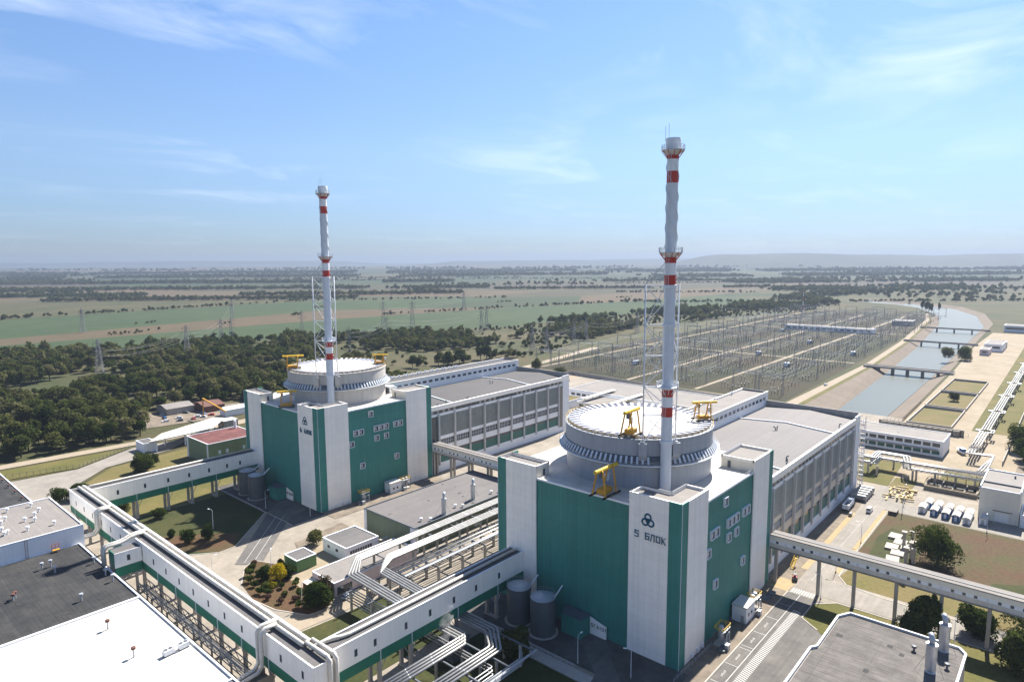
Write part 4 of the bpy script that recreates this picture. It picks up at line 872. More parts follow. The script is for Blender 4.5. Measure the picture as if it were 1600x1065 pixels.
l_ = thing('access_platform', 'small orange platform by the white wall', 'platform', (54, 247, 9.7)); MB().box(0, 2, 0, 1.2, .7, .85).build('deck', YEL, l_); MB().rail([(0, 1.1, .85), (2, 1.1, .85)], 1.6, 1, .08).build('railing', RED, l_); MB().box(.1, .25, .1, .25, 0, .7).box(1.7, 1.85, .1, .25, 0, .7).build('foot', YEL, l_)

# ------------------------------------------------------------------ olive building and the small houses around
OV = flat('service_building', 'long low olive green building with grey roof and two flues', 144.2, 203.5, 173.2, 203, 9, OLIVE, mat('olive_house_roof_felt', (.115, .105, .107), .85, .08, .5, c2=(.135, .125, .12), big=.2, bigs=.06, seams=[((0, 1, 0), 1.1, .08, .14)]), .45, STEELD)
for x, y, s_ in ((-.1, -.12, 1), (-.1, 28.2, 1)): MB().box(x, x+1.6 if y < 0 else .12, y, y+1.6 if y > 0 else .1, 0, 9.05).build('corner_panel', WPAINT, OV)
MB().box(-.12, -.01, 0, 2.4, 0, 9.05).build('corner_panel', WPAINT, OV)
for x in (3, 6.5, 20, 23, 38, 41): MB().box(x, x+1.2, -.08, -.01, 3.6, 5.2).build('window', STEELP, OV)
for x in (13, 30, 47): MB().box(x, x+3.2, -.1, -.01, .2, 5).build('gate', STEEL, OV)
for x in range(8, 59, 8): MB().box(x, x+.15, -.14, -.01, 0, 9).build('downpipe', OLIVE2, OV)
def flue(x, y, z, label, grp, h=6.2, r_=.95):
    f = thing('flue', label, 'flue', (x, y, z), 0, grp)
    MB().lathe([(r_+.15, 0), (r_, .2), (r_, h)], 18).build('shaft', mat('flue_sheet', (.50, .50, .51), .35, .16, .8, metal=.5, streak=.2, bump=.05), f, smooth=False)
    MB().lathe([(r_+.12, h-.3), (r_+.12, h-.1)], 18).build('collar', STEEL, f)
    MB().tube([(0, 0, h), (0, 0, h+.8), (.25, .2, h+1.5), (.7, .6, h+1.9)], r_*.55, 10).build('elbow', STEEL, f, smooth=True)
    for a in (0, 2.1, 4.2): MB().beam((r_*math.cos(a), r_*math.sin(a), h*.6), (3.2*math.cos(a), 3.2*math.sin(a), .1), .05).build('stay', STEELD, f)
flue(160.5, 175.5, 9.1, 'silver flue on the olive building, nearer the pipe loop', 'flues on the olive building'); flue(178.5, 178, 9.1, 'silver flue on the olive building, nearer the near reactor', 'flues on the olive building')
for k, (x, y) in enumerate(((150.5, 177), (153, 174.6), (168, 177.2), (170, 175.2), (188, 177), (191, 175.4))): stub(x, y, 9.1, 'small white vent on the olive building roof', 'vents on the olive building', 1.2, WPAINT, STEELP)
WB = flat('office_hut', 'small white office hut with grey roof left of the olive building', 124.2, 138, 186, 200.5, 4.7, WPAINT, ROOFG, .35)
for k in range(9): MB().box(1.5+k*1.05, 2.3+k*1.05, -.08, -.01, 2.3, 3.5).build('window', GLASS, WB)
for y in (5, 10): MB().box(-.08, -.01, y, y+1.4, 2.2, 3.2).build('window', GLASS, WB)
MB().box(14, 18, -1, .2, 3.4, 3.6).build('canopy', CONC, WB)
KI = flat('kiosk', 'little green kiosk with grey roof beside the garden', 108.8, 116.2, 192, 200, 4.0, mat('kiosk_green_render', (.12, .22, .09), .8, .07, .4, streak=.12), ROOFG, .3, WPAINT)
for y in (4.6, 6): MB().box(-.06, -.01, y, y+.7, .2, 2.2).build('door', OLIVE, KI)
LB = flat('shed', 'long low whitewashed shed with beige roof below the pipes', 107.8, 141, 168.6, 181, 4.4, PINKW, ROOFL, .3)
for y in (1.5,): MB().box(1, 6.5, -.08, -.01, .3, 2.9).build('opening', GLASS, LB)
MB().box(-4, -.2, 8.6, 12, 2.6, 2.8).build('lean_to_roof', ROOFW, LB); MB().box(-3.8, -.2, 8.8, 11.8, 0, 2.58).build('lean_to_wall', BROWN, LB)
RB = flat('pump_house', 'pale green pump house with dark red roof by the gallery', 141.5, 169, 330.5, 356, 11, OLIVE2, ROOFR, .35)
MB().box(-.12, -.01, 0, 1.5, 0, 11).build('corner_panel', WPAINT, RB); MB().box(-.12, -.01, 23.6, 25.5, 0, 11).build('corner_panel', WPAINT, RB)
for x in (5, 9, 18): MB().box(x, x+1.4, -.08, -.01, 5, 7).build('window', STEELP, RB)
MB().beam((10, -.2, 9), (18, -.2, 6), .3).build('wall_duct', CONC, RB)
MB().lathe([(.7, 11), (.7, 15.5)], 12, (25, 22)).build('flue', WPAINT, RB)
CN = thing('gate_canopy', 'white flat canopy over the vehicle entrance at left', 'canopy', (0, 0, 0))
MB().prism([(129.8, 376), (141, 389.5), (178, 405), (182, 399), (166, 380), (150, 377.5)], 6.2, 6.8).build('roof', ROOFW, CN)
for p in ((134, 377.5), (142, 387), (160, 395), (176, 401), (163, 381), (150, 379.5)): MB().box(p[0]-.3, p[0]+.3, p[1]-.3, p[1]+.3, 0, 6.2).build('column', WPAINT, CN)
gh = flat('gate_house', 'white gate house beside the entrance canopy', 128.2, 135, 380, 391, 5, WPAINT, ROOFG, .3); MB().box(1, 4.5, -.08, -.01, .1, 3.2).build('shutter', GALW, gh)
gh = flat('gate_house', 'grey booth at the far end of the entrance canopy', 180, 189, 396, 404, 5, CONC, ROOFW, .3); MB().box(-.07, -.01, 2, 5, 1.2, 3).build('window', GLASS, gh)
for k, (x0, x1, y0, y1, lb) in enumerate(((172, 190, 462, 480, 'low grey depot shed nearest the woodland'), (192, 206, 450, 470, 'brown depot shed between the grey sheds'), (196, 240, 428, 436, 'long pale blue roofed depot shed behind the canopy'))):
    o = thing('depot_shed', lb, 'shed', (x0, y0, 0)); a, b_ = x1-x0, y1-y0
    MB().box(0, a, 0, b_, 0, 4.5).build('wall', (CONC, BROWN, WPAINT)[k], o); MB().add([(-.4, -.4, 4.4), (a+.4, -.4, 4.4), (a+.4, b_/2, 6.2), (-.4, b_/2, 6.2), (-.4, b_+.4, 4.4), (a+.4, b_+.4, 4.4)], [(0, 1, 2, 3), (3, 2, 5, 4)]).build('roof', (ROOFL, BROWN, mat('pale_blue_roof_sheet', (.42, .50, .55), .6))[k], o)
tag(MB().beam((186, 438, 13), (186, 405, 9), .7).beam((186, 438, 0), (186, 438, 13), .6).build('crane_boom', YEL), 'orange crane boom sticking up behind the entrance canopy', 'crane')

# ------------------------------------------------------------------ long white footbridge gallery on tall columns
RG = thing('footbridge', 'long pale concrete covered footbridge on tall columns passing both reactor buildings', 'footbridge', (205.2, 0, 0))
y0, y1 = -45, 233
seg = [(y0, 70.8), (132.2, y1)]
for a, b_ in seg:
    MB().box(0, .3, a, b_, 12.0, 13.3).build('wall', mat('pale_bridge_concrete', (.56, .52, .46), .85, .1, .5, streak=.2), RG); MB().box(3.9, 4.2, a, b_, 12.0, 15.8).build('wall', CREAM, RG)
    MB().box(.04, .3, a, b_, 13.31, 14.4).build('window_strip', WPAINT, RG); MB().box(0, .3, a, b_, 14.41, 15.8).build('fascia', CREAM, RG)
    MB().box(.31, 3.89, a, b_, 11.8, 12.2).build('floor_slab', CONC, RG); MB().box(-.15, 4.35, a, b_, 15.82, 16.1).build('roof', ROOFL, RG); MB().box(1.6, 1.9, a, b_, 16.11, 16.25).build('roof_seam', STEELD, RG)
    MB().box(-.2, .05, a, b_, 11.6, 11.99).build('edge_beam', CONCD, RG)
    n = int((b_-a)/2.6)
    for i in range(n):
        y = a+1.2+i*2.6; o = MB().box(-.03, .035, y, y+.75, 13.45, 14.25).build('window', GLASS if i % 4 != 2 else STEELP, RG)
for y in [69.0, 56, 46, 35, 24, 13.2, 2, -9, -20]+[136+i*12 for i in range(9)]:
    for x in ((1.1, 3.2) if y > 100 else (1.4,)): MB().box(x-.45, x+.45, y-.45, y+.45, 0, 11.6).build('column', CONC, RG)
    MB().box(.2, 4, y-.35, y+.35, 11.2, 11.79).build('cross_head', CONC, RG)
# ------------------------------------------------------------------ bottom right building with flues
BB = thing('service_building', 'building with grey felt roof and two silver flues at bottom right', 'building', (0, 0, 0))
pl = [(118, 43.2), (156, 43.2), (157.5, 42.2), (173.5, 42.2), (175, 42.2), (178.6, 40.2), (178.6, 16.5), (176.5, 15), (118, 15)]
MB().prism(pl, 0, 11.6).build('wall', CONC, BB); MB().prism([(p[0]*.998+.35, p[1]*.97+.8) for p in pl], 11.61, 11.7).build('roof', mat('brownish_roof_felt', (.080, .072, .067), .85, .20, .6, c2=(.118, .106, .097), big=.3, bigs=.16, streak=.55, sdir=(1.7, .09, 1), seams=[((1, 0, 0), 1.0, .1, .22), ((0, 1, 0), 9, .1, .1)], bump=.02), BB)
q = MB()
for i in range(len(pl)):
    a, b_ = Vector(pl[i]), Vector(pl[(i+1) % len(pl)]); q.beam((*a, 11.95), (*b_, 11.95), .5, .6)
q.build('parapet', mat('zinc_parapet', (.50, .51, .53), .5, .1, .5), BB)
flue(175.8, 19.3, 11.7, 'silver flue on the bottom right roof, farther one', 'flues on the bottom right roof', 6.6, 1.1); flue(164.5, 20.2, 11.7, 'silver flue on the bottom right roof, nearer one', 'flues on the bottom right roof', 6.6, 1.1)
for p in ((171, 24.5), (168.5, 20.8), (168, 17.5)): stub(*p, 11.7, 'thin pipe vent on the bottom right roof', 'vents on the bottom right roof', 1.3, STEELD, STEELD)

# repairs, seams and conduits on the big flat roofs
pr_ = random.Random(3)
PATD = mat('patched_dark_felt', (.036, .035, .034), .85, .2, .8); PATW = mat('patched_white_membrane', (.36, .34, .31), .8, .15, .8)
for par_, ox, oy, z_, (xa, xb, ya, yb), m_, n_ in ((DK, -20, 195, 9.69, (16, 60, 198, 246), PATD, 12), (WH, -20, 138.6, 9.69, (24, 60, 142, 192), PATW, 7), (BB, 0, 0, 11.705, (125, 172, 18, 40), PATD, 9), (OV, 144.2, 173.2, 9.09, (146, 200, 175, 201), PATD, 7)):
    for i in range(n_):
        x = pr_.uniform(xa, xb); y = pr_.uniform(ya, yb); a = pr_.uniform(.5, 2.2); b_ = pr_.uniform(.4, 1.5)
        MB().box(x-ox-a/2, x-ox+a/2, y-oy-b_/2, y-oy+b_/2, z_, z_+.03).build('felt_patch', m_, par_)

# ------------------------------------------------------------------ yard on the right
CB = thing('compressor_house', 'tall white cube-shaped house with a white gate by the road', 'building', (312, 13.5, 0))
MB().box(0, 27, 0, 13, 0, 12.6).build('wall', CREAM, CB); MB().box(.3, 8.5, .3, 12.7, 12.61, 12.7).build('roof', ROOFL, CB); MB().box(9, 26.7, .3, 12.7, 12.61, 13.1).build('roof', ROOFL, CB)
q = MB(); q.box(-.1, .3, -.1, 13.1, 12.6, 13.0); q.box(.31, 27.1, -.1, .3, 12.72, 13.6); q.box(.31, 27.1, 12.7, 13.1, 12.72, 13.6); q.box(26.7, 27.1, .31, 12.69, 12.72, 13.6); q.build('parapet', WPAINT, CB)
MB().box(8.5, 9, .3, 12.7, 12.62, 13.3).build('roof_step', STEELD, CB)
MB().box(-.12, -.01, 3.2, 7.6, .1, 3.8).build('gate', GALW, CB); MB().box(-.3, -.01, 2.2, 8.4, 4.4, 4.6).build('gate_rail', BROWN, CB); MB().box(20, 20.6, 3, 3.6, 13.1, 14.2).build('roof_vent', STEELD, CB)
flat('annexe_shed', 'low white shed attached beside the tall cube-shaped house', 311, 326, 4.5, 13.2, 4.8, WPAINT, ROOFL, .3)
def cabin(x, y, m_, label, rz=0.):
    c = thing('site_cabin', label, 'cabin', (x, y, 0), rz, 'site cabins')
    MB().box(0, 5.8, -1.2, 1.2, .15, 2.5).build('wall', m_, c)
    p = []
    for xx in (-.15, 5.95): p += [(xx, -1.35, 2.4), (xx, -.8, 2.85), (xx, 0, 3.05), (xx, .8, 2.85), (xx, 1.35, 2.4)]
    MB().add(p, [(0, 1, 2, 3, 4), (9, 8, 7, 6, 5)]+[(i, i+5, i+6, i+1) for i in range(4)]+[(0, 4, 9, 5)]).build('roof', ROOFW, c)
    MB().box(-.05, -.005, -.5, .4, .2, 2.1).build('door', STEELP if m_ is not WPAINT else STEEL, c)
    MB().lathe([(.16, 1.3), (.16, 1.5)], 8, (-.03, .75)).build('porthole', WPAINT, c)
    for xx in (.3, 5.4): MB().box(xx-.2, xx+.2, -1.1, 1.1, 0, .14).build('skid', STEELD, c)
fr_ = [(303, 44.4, WPAINT, 'white'), (302.6, 40.2, BLUEP, 'blue'), (301.8, 36.2, BLUEP, 'blue'), (301.2, 32.6, BLUEP, 'blue'), (300.6, 29, WPAINT, 'white'), (304.5, 24.2, WPAINT, 'grey')]
nm = ['first white site cabin at the left end of the front row', 'blue site cabin next to the first white cabin, front row', 'middle blue site cabin of the front row', 'third blue site cabin of the front row', 'white site cabin at the right of the front row', 'single rusty-roofed cabin right of the rows']
for (x, y, m_, cn), lb in zip(fr_, nm): cabin(x, y, m_, lb)
for k, (x, y, m_) in enumerate(((310.5, 43.4, BLUEP), (309.6, 39.8, WPAINT), (309, 36, BLUEP), (308.4, 32.4, BLUEP), (307.8, 29, WPAINT))): cabin(x, y, m_, ('blue site cabin at the left end of the back row', 'white cabin second from the left in the back row', 'blue cabin in the middle of the back row', 'blue cabin second from the right in the back row', 'white cabin at the right end of the back row')[k])
PT = thing('settling_pit', 'open concrete pit with cross beams and pipes behind the cabins', 'pit', (336, 29.5, 0))
for a in ((0, 14, 0, .6), (0, 14, 19, 19.6), (0, .6, .61, 18.99), (13.4, 14, .61, 18.99)): MB().box(*a, 0, 1.9).build('pit_wall', CONCD, PT)
MB().box(.61, 13.39, .61, 18.99, .02, .1).build('pit_floor', BLACK, PT)
for y in (4.5, 9, 13.5): MB().box(.61, 13.39, y, y+.5, 1.2, 1.6).build('cross_beam', CONCD, PT)
MB().rail([(-.3, -.3, 1.9), (-.3, 19.9, 1.9), (14.3, 19.9, 1.9), (14.3, -.3, 1.9), (-.3, -.3, 1.9)], .7, 3, .12).build('railing', mat('rusty_yellow_rail', (.35, .26, .13), .7), PT)
for i in range(5): MB().tube([(14.5, 2+i*3.6, 0), (14.5, 2+i*3.6, 5.5), (15.5, 2+i*3.6, 6)], .22, 8).build('riser_pipe', YELL, PT)
MB().tube([(2, -.2, .6), (2, -3, .9), (2, -5, .6)], .6, 10).build('outlet_pipe', CLAD, PT)
# right pipe rack with a loop
RR = thing('pipe_rack', 'silver two-tier pipe rack with a square loop beyond the scaffold', 'pipe rack', (0, 0, 0))
for (x, y) in ((344, 69.7), (345.5, 74), (361, 76), (361, 66), (346.5, 55.4), (349.5, 54.4), (347.8, 46.7), (348.8, 38.9), (350, 31.7), (344, 82)):
    MB().box(x-.4, x+.4, y-.4, y+.4, 0, 4.6).build('column', CONC, RR)
RPT = [(346, 92), (346, 72), (357, 72), (357, 60), (347.5, 58), (349, 26)]
q = MB()
for a, b_ in zip(RPT, RPT[1:]):
    a = Vector(a); b_ = Vector(b_); dd = (b_-a).normalized(); nn = Vector((-dd.y, dd.x)); n = max(1, int((b_-a).length/2))
    for s_ in (-1.6, 1.6):
        for z in (4.7, 7.4): q.beam((*(a+nn*s_), z), (*(b_+nn*s_), z), .22)
        for i in range(n):
            p0 = a.lerp(b_, i/n)+nn*s_; p1 = a.lerp(b_, (i+1)/n)+nn*s_; q.beam((*p0, 4.7 if i % 2 else 7.4), (*p1, 7.4 if i % 2 else 4.7), .14)
    for i in range(n+1):
        p = a.lerp(b_, i/n); q.beam((*(p-nn*1.6), 7.4), (*(p+nn*1.6), 7.4), .16); q.beam((*(p-nn*1.6), 4.7), (*(p+nn*1.6), 4.7), .16)
q.build('truss_frame', STEEL, RR)
for k, (e, z, r_) in enumerate(((-1.1, 7.95, .42), (0, 7.95, .42), (1.1, 7.95, .42), (-1.2, 5.15, .3), (-.4, 5.15, .3), (.5, 5.15, .3), (1.2, 5.2, .25))):
    pts = [(x-e, y-(e if i in (1, 2) else -e if i in (3, 4) else 0)*(1 if i else 0), z) for i, (x, y) in enumerate(RPT)]
    pipe(chamf(pts, .6), r_, 'silver pipe on the %s tier of the rack beyond the scaffold' % ('upper' if k < 3 else 'lower'), 'pipes on the far right rack, %s tier' % ('upper' if k < 3 else 'lower'), CLAD if k < 3 else CLADD, 8, False)
# long overland pipeline beside the canal
PL = thing('pipe_trestle', 'long overland pipeline trestle running beside the canal', 'pipe rack', (0, 0, 0))
for i in range(44):
    x = 412+i*15.5; q = MB(); q.box(x-.25, x+.25, 36.2, 36.7, 0, 4); q.box(x-.25, x+.25, 40.5, 41, 0, 4); q.box(x-.2, x+.2, 35.8, 41.4, 4.01, 4.4); q.build('bent', CONC, PL)
for k, y in enumerate((36.6, 37.8, 39, 40.2)):
    pts = []
    for i in range(11):
        x = 404+i*62; sg = -1 if k < 2 else 1; w_ = 2.4
        pts += [(x, y, 4.9), (x+44+k*.8, y, 4.9), (x+44+k*.8, y+sg*w_, 4.9), (x+52-k*.8, y+sg*w_, 4.9), (x+52-k*.8, y, 4.9)]
    pipe(pts, .42, 'silver overland pipe with side loops along the canal', 'overland pipes beside the canal', CLAD, 8, False)
for k in range(3): pipe(chamf([(404, 37.5+k*1.2, 5.0), (396-k*1.2, 37.5+k*1.2, 5.0), (396-k*1.2, 29, 5.4), (372, 29+k*1.2, 5.4), (352, 29+k*1.2, 7.8)], .8), .42, 'silver pipe linking the overland pipeline to the rack', 'linking pipes by the white house', CLAD, 8, False)
fw_ = thing('perimeter_wall', 'low concrete wall along the overland pipeline', 'wall', (0, 0, 0))
for i in range(45): MB().box(400+i*14, 413.8+i*14, 25.6, 26, 0, 2.2).build('panel', CONC, fw_)
LO = flat('pump_station', 'long low white pump station with strip windows by the canal end', 396, 418, 50.5, 99, 8.2, WPAINT, ROOFL, .35)
for z0, m_ in ((1.2, GLZG), (5.2, GLASS)):
    for i in range(11): MB().box(-.08, -.01, 1.5+i*4.25, 4.9+i*4.25, z0, z0+1.9).build('window', m_, LO)
MB().box(-2.2, -.1, 2, 48, 3.6, 3.9).build('canopy', CONC, LO)
MB().box(8, 8.5, 22, 22.4, 8.3, 8.8).build('roof_seam', WPAINT, LO)
iw = thing('intake_wall', 'dark ribbed retaining wall at the head of the canal', 'wall', (0, 0, 0))
for i in range(12): MB().box(448, 450, 50+i*3.4, 53.1+i*3.4, -1, 3.4).build('buttress', CONCD, iw)
MB().box(450.1, 451.2, 48, 92, -1, 3.8).build('panel', CONCD, iw)
for i, (a, b_) in enumerate(((467, 523), (529, 590), (596, 655))):
    o = thing('bed_wall', ('low wall round the filter bed nearest the pump station', 'low wall round the middle filter bed', 'low wall round the filter bed nearest the bridge')[i], 'wall', (0, 0, 0), 0, 'filter bed walls')
    for c in ((a-1, b_+1, 56, 56.6), (a-1, b_+1, 79.4, 80), (a-1, a-.4, 56.61, 79.39), (b_+.4, b_+1, 56.61, 79.39)): MB().box(*c, -.1, 1.6).build('panel', CONC, o)
def bridge(x, w, ya, yb, label, piers):
    o = thing('bridge', label, 'bridge', (x, ya, 0), 0, 'canal bridges')
    MB().box(0, w, 0, yb-ya, .2, 1.1).build('deck', CONC, o)
    for s_ in (0, w-.3): MB().box(s_, s_+.3, 0, yb-ya, 1.11, 2.0).build('parapet', CONC, o)
    for i in range(piers): y = (yb-ya)*(i+1)/(piers+1); MB().box(.6, w-.6, y-.8, y+.8, -6, .19).build('pier', CONCD, o)
bridge(684, 9, 84, 156, 'nearest concrete road bridge across the canal', 5); bridge(925, 4.5, 92, 168, 'middle footbridge across the canal', 3); bridge(1112, 5, 98, 182, 'farthest footbridge across the canal', 3)
for k, (x0, x1, y0, y1, h, lb) in enumerate(((880, 925, 66, 82, 8, 'white pump house with flat roof beyond the near canal bridge'), (928, 940, 66, 78, 6, 'small grey annexe behind the canal pump house'), (842, 868, 74, 82, 6, 'pinkish hut before the canal pump house'), (1120, 1150, 60, 84, 9, 'white block beside the farthest canal bridge'))):
    o = flat('canal_house', lb, x0, x1, y0, y1, h, (WPAINT, CONC, PINKW, WPAINT)[k], ROOFL, .3)
    MB().box(-.06, -.01, 2, y1-y0-2, h*.45, h*.75).build('window', GLASS, o)
# mid-distance low buildings between the two halls and the switchyard wall
for k, (x0, x1, y0, y1, h, lb) in enumerate(((395, 440, 188, 290, 6, 'long flat white hall before the switchyard wall'), (366, 392, 205, 262, 5, 'low white hall with courtyard behind the near containment'), (350, 372, 150, 188, 7, 'flat grey roofed block behind the near turbine hall'), (345, 380, 266, 310, 5, 'low beige block beside the far turbine hall'))):
    o = flat('auxiliary_hall', lb, x0, x1, y0, y1, h, WPAINT, (ROOFL, ROOFL, ROOFG, DRYG)[k], .5)
    for i in range(int((y1-y0)/5)): MB().box(-.07, -.01, 1.5+i*5, 4.9+i*5, 2, 4).build('window', GLASS, o)
for k, (a, b_) in enumerate(((232, 248), (256, 274))):
    o = thing('covered_way', 'white flat roofed covered way behind the near containment, %s' % ('right one' if k == 0 else 'left one'), 'covered way', (368, a, 0)); MB().box(0, 40, 0, 4, 7.2, 7.7).build('roof', ROOFW, o)
    for i in range(5): MB().box(2+i*9, 2.5+i*9, 1.8, 2.2, 5.1, 7.19).build('post', STEEL, o)
SW = thing('switchyard_wall', 'grey concrete wall in front of the switchyard', 'wall', (0, 0, 0))
pw = [(455, 152), (460, 182), (463, 230), (468, 280), (474, 345), (455, 352)]
for a, b_ in zip(pw, pw[1:]):
    a = Vector(a); b_ = Vector(b_); n = max(1, round((b_-a).length/6))
    for i in range(n): MB().beam((*a.lerp(b_, (i+.02)/n), 1.6), (*a.lerp(b_, (i+.98)/n), 1.6), .3, 3.2).build('panel', CONC, SW)
# yard clutter: logs, tanks, trailers
rr = random.Random(5)
for i in range(26):
    x = 312+rr.uniform(0, 17); y = 51+rr.uniform(0, 9); a = rr.choice((.05, .1, -.1, .25))+math.pi/2*(rr.random() < .3)
    o = MB().box(-2.4, 2.4, -.35, .35, 0, .55).build('timber_stack', mat('pale_timber', (.42, .33, .17), .9, .2, .8), None, (x, y, .02+(i % 3)*.55), a); tag(o, 'pale timber beam in the heap beside the road junction', 'timber', 'timber beams in the heap')
for i in range(5):
    o = thing('tank_trailer', 'silver tank lying in the row beside the scaffold', 'tank', (302+i*3.3, 67.6, 0), math.pi/2, 'silver tanks in a row')
    MB().tube([(-3.2, 0, 1.6), (-2.9, 0, 1.6), (2.9, 0, 1.6), (3.2, 0, 1.6)], [.7, 1.25, 1.25, .7], 14).build('barrel', CLAD, o, smooth=False)
    for x in (-2, 2): MB().box(x-.25, x+.25, -1, 1, 0, .6).build('saddle', STEELD, o)
def wheel(p, x, y, r_=.34, w=.24):
    o = MB().tube([(x, y-w/2, r_), (x, y+w/2, r_)], r_, 14).build('wheel', BLACK, p); MB().tube([(x, y-w/2-.01, r_), (x, y+w/2+.01, r_)], r_*.55, 10).build('rim', STEEL, o)
def car(x, y, rz, m_, label, z=.05, van=False):
    c = thing('parked_car', label, 'car', (x, y, z), rz)
    h = 1.0 if not van else 1.15; s_ = .86
    pr = [(-2.1, .35), (-2.15, .75), (-1.9, h), (1.1 if not van else 1.5, h), (2.05, .8), (2.15, .4), (2.1, .3), (-2.0, .3)]
    MB().add([(a, -s_, b_) for a, b_ in pr]+[(a, s_, b_) for a, b_ in pr], [tuple(range(7, -1, -1))[::-1], tuple(range(15, 7, -1))]+[(i, 8+i, 8+(i+1) % 8, (i+1) % 8) for i in range(8)]).build('body', m_, c)
    t0, t1, zt = (-1.7, .35, 1.48) if not van else (-1.9, .9, 2.0)
    cb = [(-1.95, -.82, h), (t1+.75, -.82, h), (t1+.75, .82, h), (-1.95, .82, h), (t0, -.68, zt), (t1, -.68, zt), (t1, .68, zt), (t0, .68, zt)]
    MB().add(cb, [(0, 1, 5, 4), (1, 2, 6, 5), (2, 3, 7, 6), (3, 0, 4, 7)]).build('windows', GLASS, c); MB().box(t0-.05, t1+.05, -.7, .7, zt, zt+.06).build('roof', m_, c)
    for xx in (-1.3, 1.3):
        for yy in (-.8, .8): wheel(c, xx, yy)
    for yy in (-.6, .6): MB().box(2.12, 2.18, yy-.18, yy+.18, .6, .76).build('headlight', WPAINT, c)
car(291, 60.8, 0, WPAINT, 'white van driving on the road by the near turbine hall', van=True)
car(564, 155.5, 0, STEELP, 'silver car on the road beside the canal'); car(110.6, 165.6, .3, STEELP, 'grey car parked by the low whitewashed shed')
car(206.5, 4.2, 1.6, RED, 'red car at the right edge below the footbridge'); car(146.5, 52.5, .1, WPAINT, 'white car at the bottom edge of the asphalt road')
rr = random.Random(8)
for i in range(14): car(160+rr.uniform(0, 48), 437+rr.uniform(0, 30), rr.uniform(0, 3), rr.choice((WPAINT, STEELP, BLUEP, RED, STEELD)), 'car parked in the depot yard before the woodland')
for o in COL.objects:
    if o.get('label') == 'car parked in the depot yard before the woodland': o['group'] = 'cars in the depot yard'
tr = thing('box_lorry', 'lorry with a long open grey trailer beside the near turbine hall', 'lorry', (284, 68.2, .06), .05)
MB().box(0, 8.6, -1.2, 1.2, 1.1, 1.3).build('bed', STEELD, tr)
for a in ((0, 8.6, -1.25, -1.15), (0, 8.6, 1.15, 1.25), (0, .1, -1.14, 1.14), (8.5, 8.6, -1.14, 1.14)): MB().box(*a, 1.3, 3.0).build('side_board', STEELP, tr)
MB().box(9.1, 11.1, -1.2, 1.2, .7, 3.1).build('cab', WPAINT, tr); MB().box(11.11, 11.14, -1.05, 1.05, 1.9, 2.9).build('windscreen', GLASS, tr)
for x in (1.4, 2.6, 7, 10.2):
    for y in (-1.05, 1.05): wheel(tr, x, y, .5, .3)
o = thing('drum', 'pale drum lying on the kerb near the lorry', 'drum', (281.5, 65.6, .06)); MB().tube([(-.9, 0, .7), (.9, 0, .7)], .7, 14).build('barrel', CLAD, o); MB().box(-.5, .5, -.5, .5, 0, .15).build('chock', BROWN, o)
fk = thing('forklift', 'red forklift standing by the crossing at the footbridge', 'forklift', (212, 64.6, .06), .5)
MB().box(-1.1, .9, -.6, .6, .35, 1.15).build('body', RED, fk); MB().box(-1.3, -.9, -.6, .6, .3, 1.3).build('counterweight', STEELD, fk); MB().box(-.8, .6, -.55, .55, 2.05, 2.12).build('roof_guard', STEELD, fk)
for x in (-.75, .55):
    for y in (-.5, .5): MB().beam((x, y, 1.15), (x, y, 2.06), .08).build('guard_post', STEELD, fk)
for y in (-.35, .35): MB().beam((1.05, y, .1), (1.05, y, 2.4), .12).build('mast_rail', STEELD, fk); MB().box(1.1, 2.2, y-.08, y+.08, .1, .16).build('fork', STEEL, fk)
for x in (-.7, .6):
    for y in (-.55, .55): wheel(fk, x, y, .32, .25)
MB().box(-.4, .1, -.25, .25, 1.16, 1.5).build('seat', BLACK, fk)
bt = thing('motor_boat', 'small white and blue boat on land by the pump station', 'boat', (412, 44.5, .05), .5)
hp = [(-4.5, -1.3), (2.5, -1.3), (5, 0), (2.5, 1.3), (-4.5, 1.3)]
MB().add([(x*.85, y*.6, .3) for x, y in hp]+[(x, y, 1.7) for x, y in hp], [(4, 3, 2, 1, 0), (5, 6, 7, 8, 9)]+[(i, (i+1) % 5, 5+(i+1) % 5, 5+i) for i in range(5)]).build('hull', WPAINT, bt)
MB().box(-3.2, .4, -.95, .95, 1.71, 3.0).build('cabin', BLUEP, bt); MB().box(.41, .46, -.8, .8, 2.0, 2.8).build('windscreen', GLASS, bt); MB().box(-3.4, .6, -1.05, 1.05, 3.01, 3.1).build('cabin_roof', WPAINT, bt)
for x in (-3, 2): MB().box(x-.2, x+.2, -.9, .9, 0, .4).build('cradle', BROWN, bt)
# slabs and ventilation shafts in the scorched lawn
for k, (x, y) in enumerate(((270, 47.2), (265, 44.6), (259, 46.2), (254.6, 43.6), (261.5, 41.8), (248, 43.8))):
    o = MB().box(-2.6, 2.6, -2, 2, 0, .7).build('cover_slab', CONC, None, (x, y, .04), .03*k); tag(o, 'flat grey concrete slab beside the ventilation shafts in the lawn', 'slab', 'slabs in the scorched lawn')
for k, (x, y) in enumerate(((266.5, 41.3), (261.8, 43.0), (257, 39.4), (253.2, 39.2), (250, 38.0), (247.5, 39.8))):
    o = thing('ventilation_shaft', 'grey mushroom-headed ventilation shaft in the lawn', 'vent shaft', (x, y, .04), 0, 'ventilation shafts in the lawn')
    MB().box(-.45, .45, -.45, .45, 0, 4.6+(k % 2)).build('shaft', CONC, o); MB().box(-.85, .85, -.85, .85, 4.61+(k % 2), 5.1+(k % 2)).build('cap', CONC, o)
o = thing('pallet_stack', 'dark stack of pallets at the corner of the scorched lawn', 'pallets', (293, 51.5, .05))
for i in range(5): MB().box(0, 4.5, 0, 3, .02+i*.32, .22+i*.32).build('board_layer', BROWN if i % 2 else CONCD, o)
